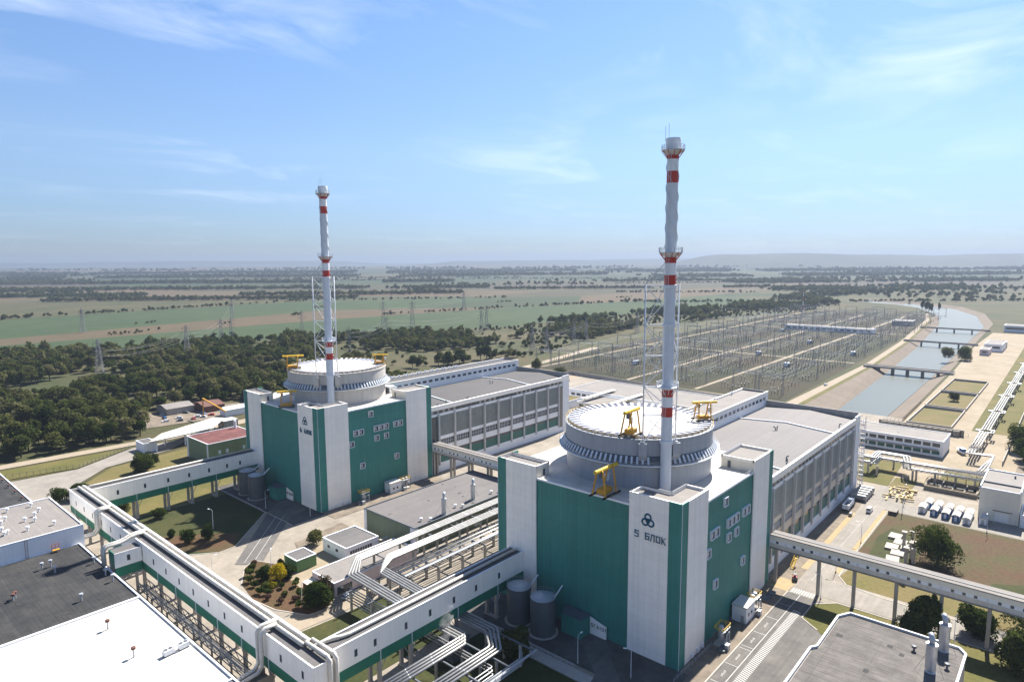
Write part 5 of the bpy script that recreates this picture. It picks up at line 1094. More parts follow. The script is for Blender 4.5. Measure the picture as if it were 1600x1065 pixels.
o = thing('mobile_stair', 'yellow mobile access stair beside the near turbine hall', 'stair', (219, 67.4, .05), 0)
for i in range(8): MB().box(i*.55, i*.55+.5, 0, 1, .2+i*.3, .26+i*.3).build('tread', YELL, o)
MB().rail([(0, 0, .2), (4.2, 0, 2.4)], 1, 1.1, .08).rail([(0, 1, .2), (4.2, 1, 2.4)], 1, 1.1, .08).build('handrail', YELL, o)
# street lamps
def lamp():
    o = thing('street_lamp', '', 'street lamp'); MB().tube([(0, 0, 0), (0, 0, 7.4)], [.11, .06], 8).build('pole', STEELP, o); MB().tube([(0, 0, 7.3), (.5, 0, 7.8), (1.5, 0, 7.9)], .05, 6).build('arm', STEELP, o)
    MB().box(1.2, 2.0, -.16, .16, 7.82, 7.98).build('lamp_head', WPAINT, o); MB().box(-.18, .18, -.18, .18, 0, .5).build('base', CONC, o); return o
lp = lamp(); LPS = [((133.5, 78.5), 2.2, 'street lamp in front of the near reactor building'), ((88.4, 209.5), 0, 'street lamp at the roadside by the long gallery'), ((103.2, 198.6), 1, 'street lamp beside the kiosk garden'),
    ((131, 254), 0, 'street lamp by the far tanks'), ((129.7, 92), 0, 'short lamp by the near ramp'), ((138.5, 232), 1, 'lamp at the far reactor corner'), ((107, 250), 2, 'street lamp in the shaded lawn'), ((226, 56), 1.6, 'street lamp beside the dry lawn'),
    ((256, 55.6), 1.6, 'street lamp beside the scorched lawn'), ((204.5, 54.5), 1.4, 'street lamp at the crossing'), ((296, 50), 0, 'street lamp at the road junction'), ((296.5, 22), 3, 'street lamp opposite the white cube house'), ((202, 20), 0, 'street lamp below the footbridge'), ((98, 171), 0, 'street lamp in the garden'), ((311, 52), 0, 'street lamp beside the timber heap')]
for i, (p, a, lb) in enumerate(LPS):
    if i == 0: lp.location = (*p, .05); lp.rotation_euler = (0, 0, a); lp['label'] = lb; lp['group'] = 'street lamps'
    else: copy_tree(lp, (*p, .05), a, lb)
# fences and railings
def fence(path, label, h=2.2, step=2.6, m_=STEELD, mesh=True):
    o = thing('fence', label, 'fence', (0, 0, 0)); pm = MB().box(-.06, .06, -.06, .06, 0, h).mesh('post', m_)
    for a, b_ in zip(path, path[1:]):
        a = Vector(a); b_ = Vector(b_); n = max(1, round((b_-a).length/step))
        for i in range(n): p = a.lerp(b_, i/n); mobj('post', pm, o, (p.x, p.y, .02))
        q = MB()
        for z in ((.3, .9, 1.5, 2.1) if mesh else (.5, h-.05)): q.beam((*a, z), (*b_, z), .05)
        q.build('rail', m_, o)
fence([(20, 396), (66, 387), (97, 377.5), (128, 397)], 'dark wire fence along the perimeter road at left'); fence([(127.6, 70), (127.6, 80)], 'grey handrail by the ramp of the near reactor', 1.1, 2, STEEL, False); fence([(127.7, 92), (127.7, 138)], 'grey handrail along the near tanks', 1.1, 2, STEEL, False)
fence([(128.4, 252), (128.4, 296)], 'grey handrail along the far tanks', 1.1, 2, STEEL, False); fence([(139, 69.6), (160, 69.2)], 'grey handrail at the foot of the near reactor corner', 1.1, 2, STEEL, False)
fence([(452, 46), (462, 92), (470, 83), (540, 84)], 'rusty fence round the canal head', 2, 2.6, BROWN); fence([(146, 147), (203, 147), (203, 140)], 'yellow wire fence under the pipe rack', 2, 2.4, mat('dull_yellow_wire', (.30, .24, .10), .8))

# ------------------------------------------------------------------ switchyard and power lines
def lattice(h, w0, w1, n=7, m_=None, arms=(), t=.16):
    q = MB()
    for i in range(n):
        z0, z1 = h*i/n, h*(i+1)/n; a, b_ = w0+(w1-w0)*(i/n)**.8, w0+(w1-w0)*((i+1)/n)**.8
        A = [(-a/2, -a/2, z0), (a/2, -a/2, z0), (a/2, a/2, z0), (-a/2, a/2, z0)]; B_ = [(-b_/2, -b_/2, z1), (b_/2, -b_/2, z1), (b_/2, b_/2, z1), (-b_/2, b_/2, z1)]
        for k in range(4):
            q.beam(A[k], B_[k], t); q.beam(A[k], B_[(k+1) % 4], t*.6); q.beam(A[(k+1) % 4], B_[k], t*.6); q.beam(B_[k], B_[(k+1) % 4], t*.6)
    return q
PYL = mat('dull_pylon_steel', (.20, .20, .215), .6, .1)
def pylon(h, w0, arms):
    o = thing('pylon', '', 'pylon'); lattice(h, w0, w0*.16, 9, t=.24).build('body', PYL, o)
    for z, l_ in arms:
        for s_ in (-1, 1):
            q = MB(); q.beam((s_*.5, 0, z), (s_*l_, 0, z+.2), .2); q.beam((s_*.5, 0, z+1.6), (s_*l_, 0, z+.2), .16); q.build('cross_arm', PYL, o); MB().tube([(s_*l_*.97, 0, z+.1), (s_*l_*.97, 0, z-2)], .16, 6).build('insulator', BROWN, o)
    return o
pa = pylon(36, 7.5, ((24, 6), (28.5, 4.6), (33, 3.4))); pb = pylon(29, 5.5, ((20, 5), (24, 4)))
PP = [((184, 633), 0, 'large pylon standing in the green clearing at left', 1.05, 0), ((293, 720), 0, 'pylon rising from the woodland left of the far stack', 1, 0), ((371, 808), 0, 'pylon of the close pair, left one, at the field edge', .9, 0), ((380, 800), 0, 'pylon of the close pair, right one, at the field edge', .9, 0),
      ((538, 1125), 0, 'pylon standing in the tan field', 1, 0), ((403, 583), 0, 'pylon in scrub just right of the far stack', .95, 0), ((634, 824), 0, 'tall pylon at the green field edge', 1.1, 0), ((513, 660), 0, 'pylon among bushes below the green field', .9, 0), ((662, 788), 0, 'second tall pylon at the green field edge', 1.1, 0),
      ((936, 952), 0, 'distant pylon on the straw field', 1.1, 0), ((665, 642), 0, 'left of two pylons in the scrub', .9, 0), ((700, 665), 0, 'right of two pylons in the scrub', .9, 0), ((570, 470), 1, 'left lattice tower beside the pale track', 1, 1), ((573, 452), 1, 'right lattice tower beside the pale track', 1, 1), ((650, 470), 1, 'lattice tower at the woodland edge, third from the pale track', .95, 1), ((690, 480), 1, 'lattice tower at the woodland edge, fourth from the pale track', .95, 1),
      ((505, 845), 0, 'thin pylon behind the far stack in the field', .9, 0), ((303, 1101), 0, 'faint pylon far out in the left field', 1, 0), ((800, 470), 1, 'lattice tower at the far corner of the switchyard woodland', 1, 1)]
fa = fb = True
for p, kd, lb, s_, k2 in PP:
    src = pb if k2 else pa; a = math.radians(-35 if not k2 else 60)
    if (src is pa and fa) or (src is pb and fb):
        src.location = (*p, -.1); src.rotation_euler = (0, 0, a); src.scale = (s_, s_, s_); src['label'] = lb; src['group'] = 'power line pylons'
        if src is pa: fa = False
        else: fb = False
    else: copy_tree(src, (*p, -.1), a, lb, 'power line pylons', (s_, s_, s_))
def wire(a, b_, sag, q, r_=.05):
    a = Vector(a); b_ = Vector(b_); pts = []
    for i in range(9): u = i/8; p = a.lerp(b_, u); p.z -= sag*4*u*(1-u); pts.append(p)
    q.tube(pts, r_, 4, False)
spans = [(0, 1), (1, 2), (2, 4), (5, 7), (7, 10), (6, 9), (12, 14), (14, 15), (15, 18), (8, 6), (13, 15)]
for k, (i, j) in enumerate(spans):
    a, b_ = PP[i][0], PP[j][0]; q = MB()
    for e, z in ((-4, 23), (4, 23), (-3.5, 28), (3.5, 28)): wire((a[0]+e*.8, a[1]-e*.6, z*(.8 if PP[i][4] else 1)), (b_[0]+e*.8, b_[1]-e*.6, z*(.8 if PP[j][4] else 1)), 5, q, .06)
    tag(q.build('power_line', PYL), 'thin overhead power line strung between two pylons', 'power line', 'overhead power lines')
# equipment of the switchyard: post insulators, breakers, gantries
ip = MB(); ip.box(-.15, .15, -.15, .15, 0, 2.6); ipm = ip.mesh('post', CONC); im = MB().lathe([(.12, 2.6), (.28, 2.7), (.12, 2.9), (.28, 3.1), (.12, 3.3), (.28, 3.5), (.12, 3.7), (.28, 3.9), (.12, 4.1), (.28, 4.3), (.1, 4.6)], 8).mesh('insulator', mat('brown_porcelain', (.10, .065, .05), .3))
ib = MB().box(-.7, .7, -.25, .25, 4.6, 4.85).mesh('clamp', STEEL)
gl = lattice(13, 1.5, .6, 6, t=.085).mesh('portal_leg', PYL); gbm = MB()
for i in range(12):
    y = i*1.5
    for x in (-.4, .4): gbm.beam((x, y, 12.4), (x, y+1.5, 12.4), .12); gbm.beam((x, y, 12.4 if i % 2 else 13.2), (x, y+1.5, 13.2 if i % 2 else 12.4), .09); gbm.beam((x, y, 13.2), (x, y+1.5, 13.2), .12)
gbm = gbm.mesh('portal_beam', PYL); gin = MB()
for y in (3, 6, 9, 12, 15): gin.tube([(0, y, 12.4), (.6, y, 10.6)], .14, 5)
gin = gin.mesh('insulator_strings', mat('pale_porcelain', (.45, .45, .45), .3))
sr = random.Random(31); posts = []; gants = []
for row, y in enumerate((172, 189, 200, 212, 238, 249, 274, 286, 305, 318, 332, 356, 370, 400)):
    x = 496+sr.uniform(0, 8)
    while x < 1330:
        if sr.random() < .82:
            for k in range(3): posts.append((x, y+k*2.6+(x-490)*.012, sr.uniform(.65, 1.05)))
        x += sr.choice((7, 9, 11, 16)) + (x-490)*.006
for y in (168, 192, 232, 256, 300, 324, 365, 392):
    x = 500+sr.uniform(0, 15)
    while x < 1350: gants.append((x, y+(x-490)*.015, sr.uniform(.9, 1.35))); x += sr.uniform(52, 92)
posts.sort(key=lambda p: p[0]**2+p[1]**2); gants.sort(key=lambda p: p[0]**2+p[1]**2)
for x, y, s_ in posts[:240]:
    o = thing('insulator_post', 'concrete post with brown insulator in the switchyard rows', 'insulator post', (x, y, -.06), 0, 'insulator posts in the switchyard'); o.scale = (s_, s_, s_)
    mobj('post', ipm, o); mobj('insulator', im, o); mobj('clamp', ib, o)
for x, y, s_ in gants[:120]:
    o = thing('line_gantry', 'slim grey lattice gantry in the switchyard rows', 'gantry', (x, y, -.06), 0, 'gantries in the switchyard'); o.scale = (1, 1, s_)
    mobj('portal_leg', gl, o); mobj('portal_leg', gl, o, (0, 18, 0)); mobj('portal_beam', gbm, o); mobj('insulator_strings', gin, o)
by = {}
for g_ in gants[:120]: by.setdefault(round((g_[1]-(g_[0]-490)*.015)), []).append(g_)
for y, gs in by.items():
    gs.sort()
    for a, b_ in zip(gs, gs[1:]):
        q = MB()
        for e in (3, 9, 15): wire((a[0]+.6, a[1]+e, 10.6*a[2]), (b_[0]-.3, b_[1]+e, 12*b_[2]), 2.2, q, .055)
        tag(q.build('conductor', STEELP), 'sagging conductors strung between two switchyard gantries', 'conductor', 'conductors in the switchyard')
q = MB(); bx = lambda x, y, s_: q.box(x-.15, x+.15, y-.15, y+.15, -.1, 2.6*s_).box(x-.22, x+.22, y-.22, y+.22, 2.6*s_, 4.6*s_)
for x, y, s_ in posts[240:]: bx(x, y, s_)
for x, y, s_ in gants[120:]:
    for e in (0, 18): q.box(x-.3, x+.3, y+e-.3, y+e+.3, -.1, 13*s_)
    q.box(x-.3, x+.3, y, y+18, 12.4*s_, 13.2*s_)
stuff(q.build('distant_switchgear', PYL), 'mass of distant posts and gantries at the far end of the switchyard', 'switchgear')
for k, (x, y) in enumerate(((640, 212), (700, 262), (560, 330), (830, 250), (940, 320), (760, 184))):
    o = thing('transformer', 'grey transformer block among the switchyard posts', 'transformer', (x, y, -.05), 0, 'transformers in the switchyard'); MB().box(-3, 3, -1.8, 1.8, .4, 4).build('casing', STEELP, o); MB().box(-2.6, 2.6, -2.6, -1.81, .6, 3.4).build('radiator', STEELD, o)
    for xx in (-1.8, 0, 1.8): MB().lathe([(.25, 4), (.35, 4.4), (.15, 6)], 8, (xx, 0)).build('bushing', BROWN, o)
    MB().box(-3.2, 3.2, -2, 2, 0, .39).build('plinth', CONC, o)
SWB = flat('relay_house', 'long white relay building in the middle of the switchyard', 980, 1000, 215, 330, 6, WPAINT, ROOFL, .3)
for i in range(14): MB().box(-.07, -.01, 3+i*8, 8+i*8, 2, 4).build('window', GLASS, SWB)
flat('relay_house', 'small flat relay house near the canal road', 1130, 1160, 196, 222, 7, CONC, ROOFL, .3)
o = thing('mast', 'tall red and white mast at the far end of the switchyard', 'mast', (1255, 392, 0))
for i in range(6): MB().beam((0, 0, i*8), (0, 0, i*8+8), 1.5-.15*i).build('mast_section', RED if i % 2 else WPAINT, o)

# ------------------------------------------------------------------ trees
def crown(name, seed, R, Hc, z0, n, leaf, ncl=9, m_=None, cone=False, flatn=.4):
    g_ = np.random.default_rng(seed); cs = []
    for i in range(ncl):
        d_ = g_.normal(size=3); d_ /= np.linalg.norm(d_); rr_ = g_.uniform(.25, .68)
        c = d_*rr_*np.array([R, R, Hc/2])*1.0; u = (c[2]+Hc/2)/Hc
        if cone: c[:2] *= max(.12, 1.15-u)
        cs.append((c, g_.uniform(.34, .56)*(max(.35, 1.1-u) if cone else 1)))
    cs.append((np.zeros(3), .62))
    k = g_.integers(0, len(cs), n); C = np.array([c for c, _ in cs])[k]; S = np.array([s for _, s in cs])[k]
    d_ = g_.normal(size=(n, 3)); d_ /= np.linalg.norm(d_, axis=1)[:, None]; d_[:, 2] = np.where(d_[:, 2] < -.5, -d_[:, 2], d_[:, 2])
    rr_ = S*g_.uniform(.72, 1.06, n); P = C+d_*rr_[:, None]*np.array([R, R, Hc*.5*.9]); P[:, 2] += z0+Hc/2
    nn = d_+g_.normal(size=(n, 3))*.75; nn /= np.linalg.norm(nn, axis=1)[:, None]
    a = np.cross(nn, g_.normal(size=(n, 3))); a /= np.linalg.norm(a, axis=1)[:, None]; b_ = np.cross(nn, a); s_ = leaf*g_.uniform(.55, 1.35, n)[:, None]
    V = np.stack([P-a*s_, P-b_*s_*.62, P+a*s_, P+b_*s_*.62], 1).reshape(-1, 3)
    me = bpy.data.meshes.new(name); me.vertices.add(4*n); me.vertices.foreach_set('co', V.ravel()); me.loops.add(4*n); me.loops.foreach_set('vertex_index', np.arange(4*n)); me.polygons.add(n); me.polygons.foreach_set('loop_start', np.arange(0, 4*n, 4))
    me.update(calc_edges=True); me.validate(); me.materials.append(m_ or LEAF); return me
def trunkm(h, r_, seed):
    g_ = random.Random(seed); q = MB(); q.tube([(0, 0, -.2), (.05, 0, h*.5), (.1, .1, h)], [r_*1.2, r_*.8, r_*.35], 7)
    for i in range(4):
        a = g_.uniform(0, 6.28); z = h*g_.uniform(.35, .6); l_ = h*g_.uniform(.3, .5); q.tube([(0, 0, z), (math.cos(a)*l_*.5, math.sin(a)*l_*.5, z+l_*.55), (math.cos(a)*l_*.8, math.sin(a)*l_*.8, z+l_)], [r_*.5, r_*.3, r_*.12], 5)
    return q.mesh('trunk', BARK)
def tree(x, y, h, w, label, seed, n=2600, m_=None, cat='tree', name='tree', leaf=.34, low=.18, group=None, cone=False, ncl=11, z=.03):
    o = thing(name, label, cat, (x, y, z), seed*1.7, group)
    mobj('crown', crown('crown', seed, w/2, h*(1-low), h*low, n, leaf, ncl, m_, cone), o); mobj('trunk', trunkm(h*.8, max(.08, h*.022), seed), o); return o
T_ = [(115.6, 347, 11, 10, 'dark tree on the dry lawn beyond the far gallery', LEAFD), (122, 352, 8, 7, 'smaller dark tree beside the far gallery', LEAFD), (76, 329, 8, 9, 'dark tree left of the gallery corner', LEAFD), (84, 328, 8.5, 9, 'dark tree at the gallery corner', LEAFD), (90, 296, 5, 6, 'bushy tree below the gallery corner', LEAF),
      (101.5, 168, 9, 8.5, 'big dark tree in front of the whitewashed shed', LEAFD), (106, 171, 7, 5.5, 'bronze-leaved tree by the whitewashed shed', LEAFR), (102, 192, 6.4, 7, 'bright yellow flowering bush tree in the garden', LEAFY), (99, 196, 5.4, 5, 'dark round bush left of the yellow tree', LEAFD), (105.5, 191.5, 5, 4.5, 'dark round bush right of the yellow tree', LEAFD), (106, 197.5, 5.5, 3.4, 'slim dark conifer by the kiosk', LEAFD),
      (124.5, 207, 7, 7, 'lone green tree in front of the office hut', LEAF), (254.6, 31.6, 14.5, 14.5, 'large round tree in the scorched lawn', LEAFD), (203.5, 27, 11.5, 11, 'dark tree between footbridge and bottom right roof', LEAFD), (200, 29.5, 7.5, 7, 'smaller tree touching the bottom right roof', LEAFD), (199, 6, 12, 10, 'dark tree at the right edge below the footbridge', LEAFD),
      (121.4, 106, 8.6, 8, 'shaded tree in front of the near tanks', LEAF), (97, 277, 5, 6, 'small shaded tree under the far gallery', LEAFD), (93, 254, 4, 4, 'small conifer in the shaded lawn', LEAFD), (95, 244, 6, 5.5, 'shaded tree at the edge of the shaded lawn', LEAFD), (101, 242, 6, 5, 'second shaded tree at the lawn edge', LEAFD), (225, 28, 3.2, 2.4, 'young conifer on the dry lawn', LEAFD),
      (212.5, 16, 9, 9, 'dark tree beside the far footbridge columns', LEAFD), (222, 6, 8, 14, 'wide dark thicket under the footbridge', LEAFD), (226, -4, 8, 14, 'dark thicket at the right edge', LEAFD), (262, 5, 9, 9, 'tree at the right edge of the scorched lawn', LEAFD), (436, 21, 16, 14, 'large dark tree at the right edge beyond the wall', LEAFD), (418, 17, 14, 13, 'second dark tree at the right edge beyond the wall', LEAFD), (404, 14, 13, 12, 'third dark tree at the right edge', LEAFD), (455, 18, 12, 12, 'dark tree farther along the right edge', LEAFD),
      (790, 88, 16, 17, 'big dark tree beyond the near canal bridge', LEAFD), (800, 104, 12, 14, 'round tree by the near canal bridge', LEAF), (560, 67, 7, 7, 'small tree in the farthest filter bed', LEAF), (480, 392, 10, 10, 'green tree behind the far turbine hall', LEAF), (466, 352, 8, 12, 'bluish bush at the switchyard wall corner', LEAF), (330, 375, 7, 10, 'bush behind the far containment', LEAF)]
for i, (x, y, h, w, lb, m_) in enumerate(T_): tree(x, y, h, w*1.08, lb, 100+i, 6500 if h > 8 else 3000, m_, leaf=.40 if h > 8 else .30, low=-.2 if h > 8 else -.1, ncl=18, cone=('conifer' in lb))
# low shrubs of the garden
sh = [crown('foliage', 300+i, .9, 1.6, .05, 420, .17, 5, (LEAFD, LEAF, LEAFY, LEAFR)[i]) for i in range(4)]
shs = MB().tube([(0, 0, -.05), (0, 0, .7)], .06, 5).mesh('stem', BARK); sr = random.Random(77)
SH = [(95, 186, 0, 1.3), (96.5, 190, 1, 1.5), (94.5, 194, 0, 1.3), (97.5, 188, 2, 1.4), (100, 186.5, 0, 1.2), (103.5, 184, 0, 1.5), (98, 181, 1, 1.2), (101, 177, 0, 1.5), (103, 175, 0, 1.4), (98.5, 176, 3, 1.2), (97, 171.5, 0, 1.3), (100, 170, 3, 1.1), (95, 178, 3, 1.2), (93.6, 183, 3, 1.2), (95, 198, 0, 1.5), (97.5, 202, 0, 1.6), (100, 205.5, 1, 1.5), (102, 208, 3, 1.3), (93.5, 188.5, 0, 1.4), (99.5, 200, 0, 1.4), (107.5, 176, 1, 1.3), (109, 181, 0, 1.4)]
shl = ['dark green shrub in the garden bed', 'mid green shrub in the garden bed', 'yellow flowering shrub in the garden bed', 'bronze shrub in the garden bed']
for x, y, k, s_ in SH:
    o = thing('shrub', shl[k], 'shrub', (x, y, .05), sr.uniform(0, 6), shl[k].replace('shrub', 'shrubs')); o.scale = (s_*1.3, s_*1.3, s_*1.2); mobj('foliage', sh[k], o); mobj('stem', shs, o)
for x, y, s_, lb in ((232, 38, 1.7, 'round bush on the dry lawn'), (214, 3, 2.2, 'round bush at the right end of the lower road'), (112, 340, 1.3, 'small bush on the dry lawn past the gallery'), (105, 336, 1.2, 'smaller bush on the dry lawn past the gallery')):
    o = thing('shrub', lb, 'shrub', (x, y, .05)); o.scale = (s_, s_, s_); mobj('foliage', sh[0], o); mobj('stem', shs, o)
# woodland: the 300 trees that show largest are individuals, the rest one scattered mass
VAR = [(crown('crown', 400+i, R, Hc, z0, 1500, lf, 10, mm), trunkm(z0+Hc*.6, .26, 400+i)) for i, (R, Hc, z0, lf, mm) in enumerate(((4.6, 8.5, 1.0, .52, LEAF), (5.4, 9.5, 1.2, .56, LEAF), (3.9, 7.5, .6, .48, LEAFD), (4.4, 11, 1.2, .52, LEAF), (3.2, 5, .2, .46, LEAFD)))]
def inpoly(x, y, P):
    c = False; n = len(P)
    for i in range(n):
        (x0, y0), (x1, y1) = P[i], P[i-1]
        if (y0 > y) != (y1 > y) and x < (x1-x0)*(y-y0)/(y1-y0)+x0: c = not c
    return c
FOREST = [(-60, 430), (60, 424), (100, 418), (140, 414), (148, 440), (162, 484), (192, 488), (236, 462), (226, 426), (240, 420), (330, 405), (345, 420), (384, 481), (430, 470), (512, 450), (560, 440), (640, 470), (878, 511), (1124, 463), (1300, 400), (1480, 360), (1620, 440), (1800, 520), (2300, 430), (2300, 560), (1600, 590), (1303, 610), (1082, 633), (758, 668), (554, 722), (451, 792), (280, 856), (168, 912), (-80, 960)]
CLEAR = [[(100, 600), (120, 640), (170, 690), (225, 665), (235, 625), (180, 600), (130, 575)], [(60, 560), (90, 610), (112, 640), (70, 650), (20, 620)], [(400, 490), (420, 545), (470, 560), (560, 520), (600, 480), (560, 455), (512, 465)], [(560, 560), (640, 640), (720, 640), (700, 590), (620, 545)], [(380, 560), (410, 600), (440, 640), (420, 660), (380, 620)], [(0, 760), (160, 750), (250, 735), (250, 745), (160, 762), (0, 772)]]
fr = np.random.default_rng(17); pts = []
def vis(x, y, mrg=.07):
    dpt = x*fw.x+y*fw.y; lat = x*r0.x+y*r0.y
    return dpt > 0 and abs(lat)/dpt < .78+mrg
N_ = 30000; X = fr.uniform(-80, 2300, N_); Y = fr.uniform(405, 960, N_); cell = {}
for x, y in zip(X, Y):
    if not vis(x, y) or not inpoly(x, y, FOREST): continue
    cl = any(inpoly(x, y, c) for c in CLEAR)
    if cl and fr.random() > .06: continue
    gap = math.sin(x*.037+2.1*math.sin(y*.013))+math.sin(y*.045-x*.019)+.6*math.sin(x*.09+y*.07) > .85
    if gap and x < 420 and fr.random() > .12: continue
    scrub = x > 380 and y < 700 and math.sin(x*.021+1.3*math.sin(y*.017))+math.sin(y*.029+x*.011) > -.1
    if scrub and fr.random() > .30: continue
    sp = 6.8 if not scrub else 6.5
    if x > 900: sp = 8
    k = (int(x/sp), int(y/sp))
    if k in cell: continue
    cell[k] = 1; s_ = fr.uniform(.75, 1.45)*(.58 if scrub or cl else 1.0); pts.append((x, y, s_, int(fr.integers(0, 4)) if not scrub else (4 if fr.random() < .6 else int(fr.integers(0, 4)))))
# hedges and copses out on the plain
def line(a, b_, n, w, s0=.7, s1=1.2):
    for i in range(n):
        u = fr.random(); x = a[0]+(b_[0]-a[0])*u+fr.normal()*w; y = a[1]+(b_[1]-a[1])*u+fr.normal()*w; far.append((x, y, fr.uniform(s0, s1), int(fr.integers(0, 5))))
far = []
line((1061, 925), (1407, 815), 70, 3, .45, .9); line((755, 1000), (1061, 930), 40, 2.5, .4, .8); line((915, 1500), (1324, 1163), 60, 4, .5, .9); line((200, 1480), (915, 1500), 110, 4, .5, 1.0); line((-100, 1500), (300, 1480), 90, 5, .5, 1.0)
for c in ((345, 1045, 26), (420, 1185, 9), (500, 1075, 7), (662, 1130, 12), (800, 1260, 16), (1180, 1060, 18), (1500, 930, 20)):
    for i in range(int(4+c[2]*.5)): far.append((c[0]+fr.normal()*c[2]*.8, c[1]-fr.normal()*c[2]*.3, fr.uniform(.3, .6), int(fr.integers(0, 5))))
for i in range(16):   # random hedges farther out, roughly across the view
    d_ = 1500*(1+fr.random()**1.6*3.6); l_ = fr.uniform(-.85, .85)*d_; ln = fr.uniform(.15, .5)*d_; a = fr.normal()*.07
    c = vd*d_+vr*l_; e = (vr*math.cos(a)+vd*math.sin(a))*ln/2; line((c.x-e.x, c.y-e.y), (c.x+e.x, c.y+e.y), int(30+ln/6.5), .0006*d_+2.0, .5, .95)
def wood(d0, d1, l0, l1, n, s0=1.2, s1=1.9):
    for i in range(int(n*.8)):
        d_ = fr.uniform(d0, d1); l_ = fr.uniform(l0, l1)
        if math.sin(d_*.006+l_*.0021)+math.sin(l_*.0043-d_*.002) > .15: p = vd*d_+vr*l_; far.append((p.x, p.y, fr.uniform(s0, s1), int(fr.integers(0, 4))))
wood(2050, 2350, -2000, -250, 700); wood(2900, 3500, -2800, -200, 1100, 1.4, 2.2); wood(4300, 5200, -4200, 800, 1400, 1.8, 2.8); wood(6300, 7400, -6000, 3000, 1600, 2.2, 3.4)
wood(1500, 2900, 800, 1350, 700, 1.0, 1.6); wood(2600, 3900, 700, 2900, 1300, 1.3, 2.0); wood(1900, 2400, 1250, 1900, 300); wood(2500, 3000, -300, 900, 300, 1.2, 1.8); wood(4000, 5600, 1500, 4200, 900, 1.8, 2.8)
def belt(d0, l0, l1, w_, s0, s1, sp):      # long shelter belts and wood edges lying across the plain
    n = int(abs(l1-l0)*w_/(sp*sp)); ph = fr.uniform(0, 6)
    for i in range(n):
        l_ = fr.uniform(l0, l1); e = math.sin(l_*.0031+ph)*.5+math.sin(l_*.011+ph*2)*.3
        if e < -.45: continue
        p = vd*(d0+(fr.random()-.5)*w_+e*w_*.5+l_*.05)+vr*l_; far.append((p.x, p.y, fr.uniform(s0, s1), int(fr.integers(0, 4))))
belt(1780, -1500, -420, 50, .8, 1.3, 9); belt(2010, -1700, -150, 75, .9, 1.4, 10); belt(2420, -2100, 100, 90, 1.0, 1.5, 12); belt(3100, -2700, -200, 160, 1.2, 1.8, 15); belt(4100, -3500, 600, 240, 1.5, 2.2, 20); belt(5400, -4600, 1800, 330, 1.8, 2.6, 26)
belt(2250, -60, 900, 40, .8, 1.2, 9); belt(2900, 200, 1300, 60, 1.0, 1.5, 12); belt(2100, 850, 1500, 160, .9, 1.4, 11); belt(2700, 900, 2100, 220, 1.1, 1.6, 14); belt(3600, 800, 2900, 300, 1.4, 2.0, 18); belt(4800, 900, 3900, 320, 1.7, 2.4, 24)
for i in range(9):
    p = (1395+i*9+fr.normal()*3, 205+i*4+fr.normal()*6)
    o = thing('poplar', 'tall dark poplar at the bend of the canal', 'tree', (*p, -.1), i, 'poplars at the canal bend'); o.scale = (.7, .7, 2.4+.2*(i % 3)); mobj('crown', VAR[2][0], o); mobj('trunk', VAR[2][1], o)
pts.sort(key=lambda p: (p[0]**2+p[1]**2)/p[2]**2)
def hidden(x, y):   # behind the far reactor building or turbine hall
    d_ = x*fw.x+y*fw.y; px = 800+1025*(x*r0.x+y*r0.y)/d_; py = 404+104*1033/d_
    return 385 < px < 680 and py > 590 or 600 < px < 900 and py > 600
ind = [p for p in pts if not hidden(p[0], p[1])][:290]; iset = set(ind)
for x, y, s_, k in ind:
    o = thing('woodland_tree', 'broadleaved tree standing in the woodland beyond the perimeter road', 'tree', (x, y, -.12), (x*7+y*3) % 6.28, 'woodland trees beyond the perimeter road'); o.scale = (s_, s_, s_*(.9+.25*((x*13) % 1)))
    mobj('crown', VAR[k][0], o); mobj('trunk', VAR[k][1], o)
tc_ = bpy.data.collections.new('tree_kinds')
for k, (cm, tm) in enumerate(VAR):
    o = bpy.data.objects.new('tree_kind_%d' % k, crown('crown', 500+k, *((4.6, 8.5, .4), (5.4, 9.5, .6), (3.9, 7.5, .2), (4.4, 11, .8), (3.2, 5, 0))[k], 420, .92, 9, VAR[k][0].materials[0])); tc_.objects.link(o)
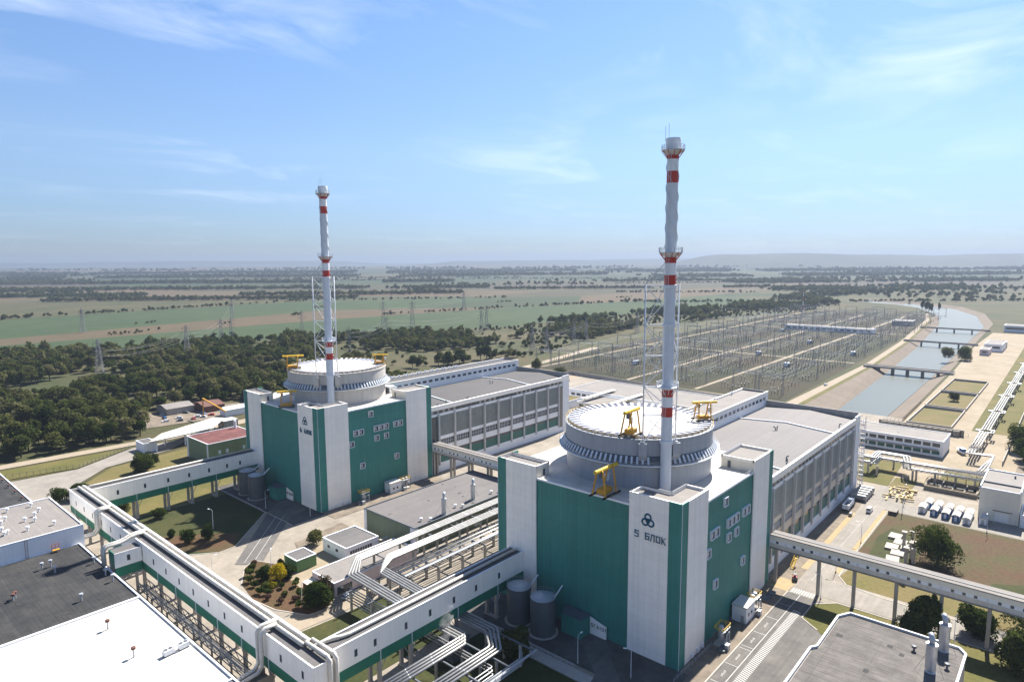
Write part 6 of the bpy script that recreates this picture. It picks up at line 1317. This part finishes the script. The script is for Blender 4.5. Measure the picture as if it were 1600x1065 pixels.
def scatter(name, P, label, cat):
    me = bpy.data.meshes.new(name); me.from_pydata([(p[0], p[1], -.12) for p in P], [], [])
    a = me.attributes.new('sc', 'FLOAT', 'POINT'); a.data.foreach_set('value', [p[2] for p in P]); a = me.attributes.new('kd', 'INT', 'POINT'); a.data.foreach_set('value', [p[3] for p in P]); a = me.attributes.new('rz', 'FLOAT', 'POINT'); a.data.foreach_set('value', [(p[0]*7.3+p[1]*3.1) % 6.28 for p in P])
    o = mobj(name, me); stuff(o, label, cat); ng = bpy.data.node_groups.new(name, 'GeometryNodeTree'); ng.interface.new_socket('Geometry', in_out='INPUT', socket_type='NodeSocketGeometry'); ng.interface.new_socket('Geometry', in_out='OUTPUT', socket_type='NodeSocketGeometry')
    gi = N(ng, 'NodeGroupInput'); go = N(ng, 'NodeGroupOutput'); ins = N(ng, 'GeometryNodeInstanceOnPoints'); ci = N(ng, 'GeometryNodeCollectionInfo'); ci.inputs['Collection'].default_value = tc_; ci.inputs['Separate Children'].default_value = True; ci.inputs['Reset Children'].default_value = True
    def at_(nm_, ty): n = N(ng, 'GeometryNodeInputNamedAttribute', data_type=ty); n.inputs['Name'].default_value = nm_; return n.outputs['Attribute']
    cx_ = N(ng, 'ShaderNodeCombineXYZ'); L(ng, at_('rz', 'FLOAT'), cx_.inputs[2]); ins.inputs['Pick Instance'].default_value = True
    L(ng, gi.outputs[0], ins.inputs['Points']); L(ng, ci.outputs[0], ins.inputs['Instance']); L(ng, at_('kd', 'INT'), ins.inputs['Instance Index']); L(ng, cx_.outputs[0], ins.inputs['Rotation']); L(ng, at_('sc', 'FLOAT'), ins.inputs['Scale']); L(ng, ins.outputs[0], go.inputs[0])
    md = o.modifiers.new('scatter', 'NODES'); md.node_group = ng; return o
scatter('woodland', [p for p in pts if p not in iset], 'dense green woodland and scrub behind the plant', 'woodland')
scatter('distant_woods', [p for p in far if vis(p[0], p[1], .1)], 'hedgerows and woods scattered over the far plain', 'woodland')

# ------------------------------------------------------------------ steam and haze
sm = bpy.data.materials.new('steam'); sm.use_nodes = True; t = sm.node_tree; t.nodes.clear(); out = N(t, 'ShaderNodeOutputMaterial'); pv = N(t, 'ShaderNodeVolumePrincipled'); pv.inputs['Color'].default_value = (.95, .95, .95, 1)
g = N(t, 'ShaderNodeTexCoord'); no = N(t, 'ShaderNodeTexNoise'); no.inputs['Scale'].default_value = .42; no.inputs['Detail'].default_value = 5; L(t, g.outputs['Object'], no.inputs['Vector']); L(t, mth(t, 'MULTIPLY', mth(t, 'MAXIMUM', mth(t, 'SUBTRACT', no.outputs[0], .44), 0), 1.6), pv.inputs['Density']); L(t, pv.outputs[0], out.inputs['Volume'])
q = MB()
for i, (x, y, z, r_) in enumerate(((0, 0, 0, .7), (.3, .3, 1.6, 1.1), (1, .9, 3.2, 1.5), (2, 1.6, 5, 1.9), (3.2, 2.2, 6.8, 1.7), (4.4, 3, 8.2, 1.2))): q.v += [(x+r_*math.cos(2*math.pi*j/12), y+r_*math.sin(2*math.pi*j/12), z) for j in range(12)]
for i in range(5):
    for j in range(12): q.f.append((i*12+j, i*12+(j+1) % 12, i*12+12+(j+1) % 12, i*12+12+j))
q.f += [tuple(range(11, -1, -1)), tuple(range(60, 72))]
stuff(q.build('steam', sm, None, (105.5, 116, 6.4)), 'small puff of white steam rising among the pipes', 'steam')
hz = bpy.data.materials.new('haze_air'); hz.use_nodes = True; t = hz.node_tree; t.nodes.clear(); out = N(t, 'ShaderNodeOutputMaterial'); pv = N(t, 'ShaderNodeVolumePrincipled'); pv.inputs['Color'].default_value = (.33, .40, .52, 1); pv.inputs['Density'].default_value = 1.05e-4; pv.inputs['Anisotropy'].default_value = .25; L(t, pv.outputs[0], out.inputs['Volume'])
stuff(MB().box(-17600, 17600, -17600, 17600, -7.4, 192).build('haze', hz), 'thin bluish haze over the plain', 'haze')
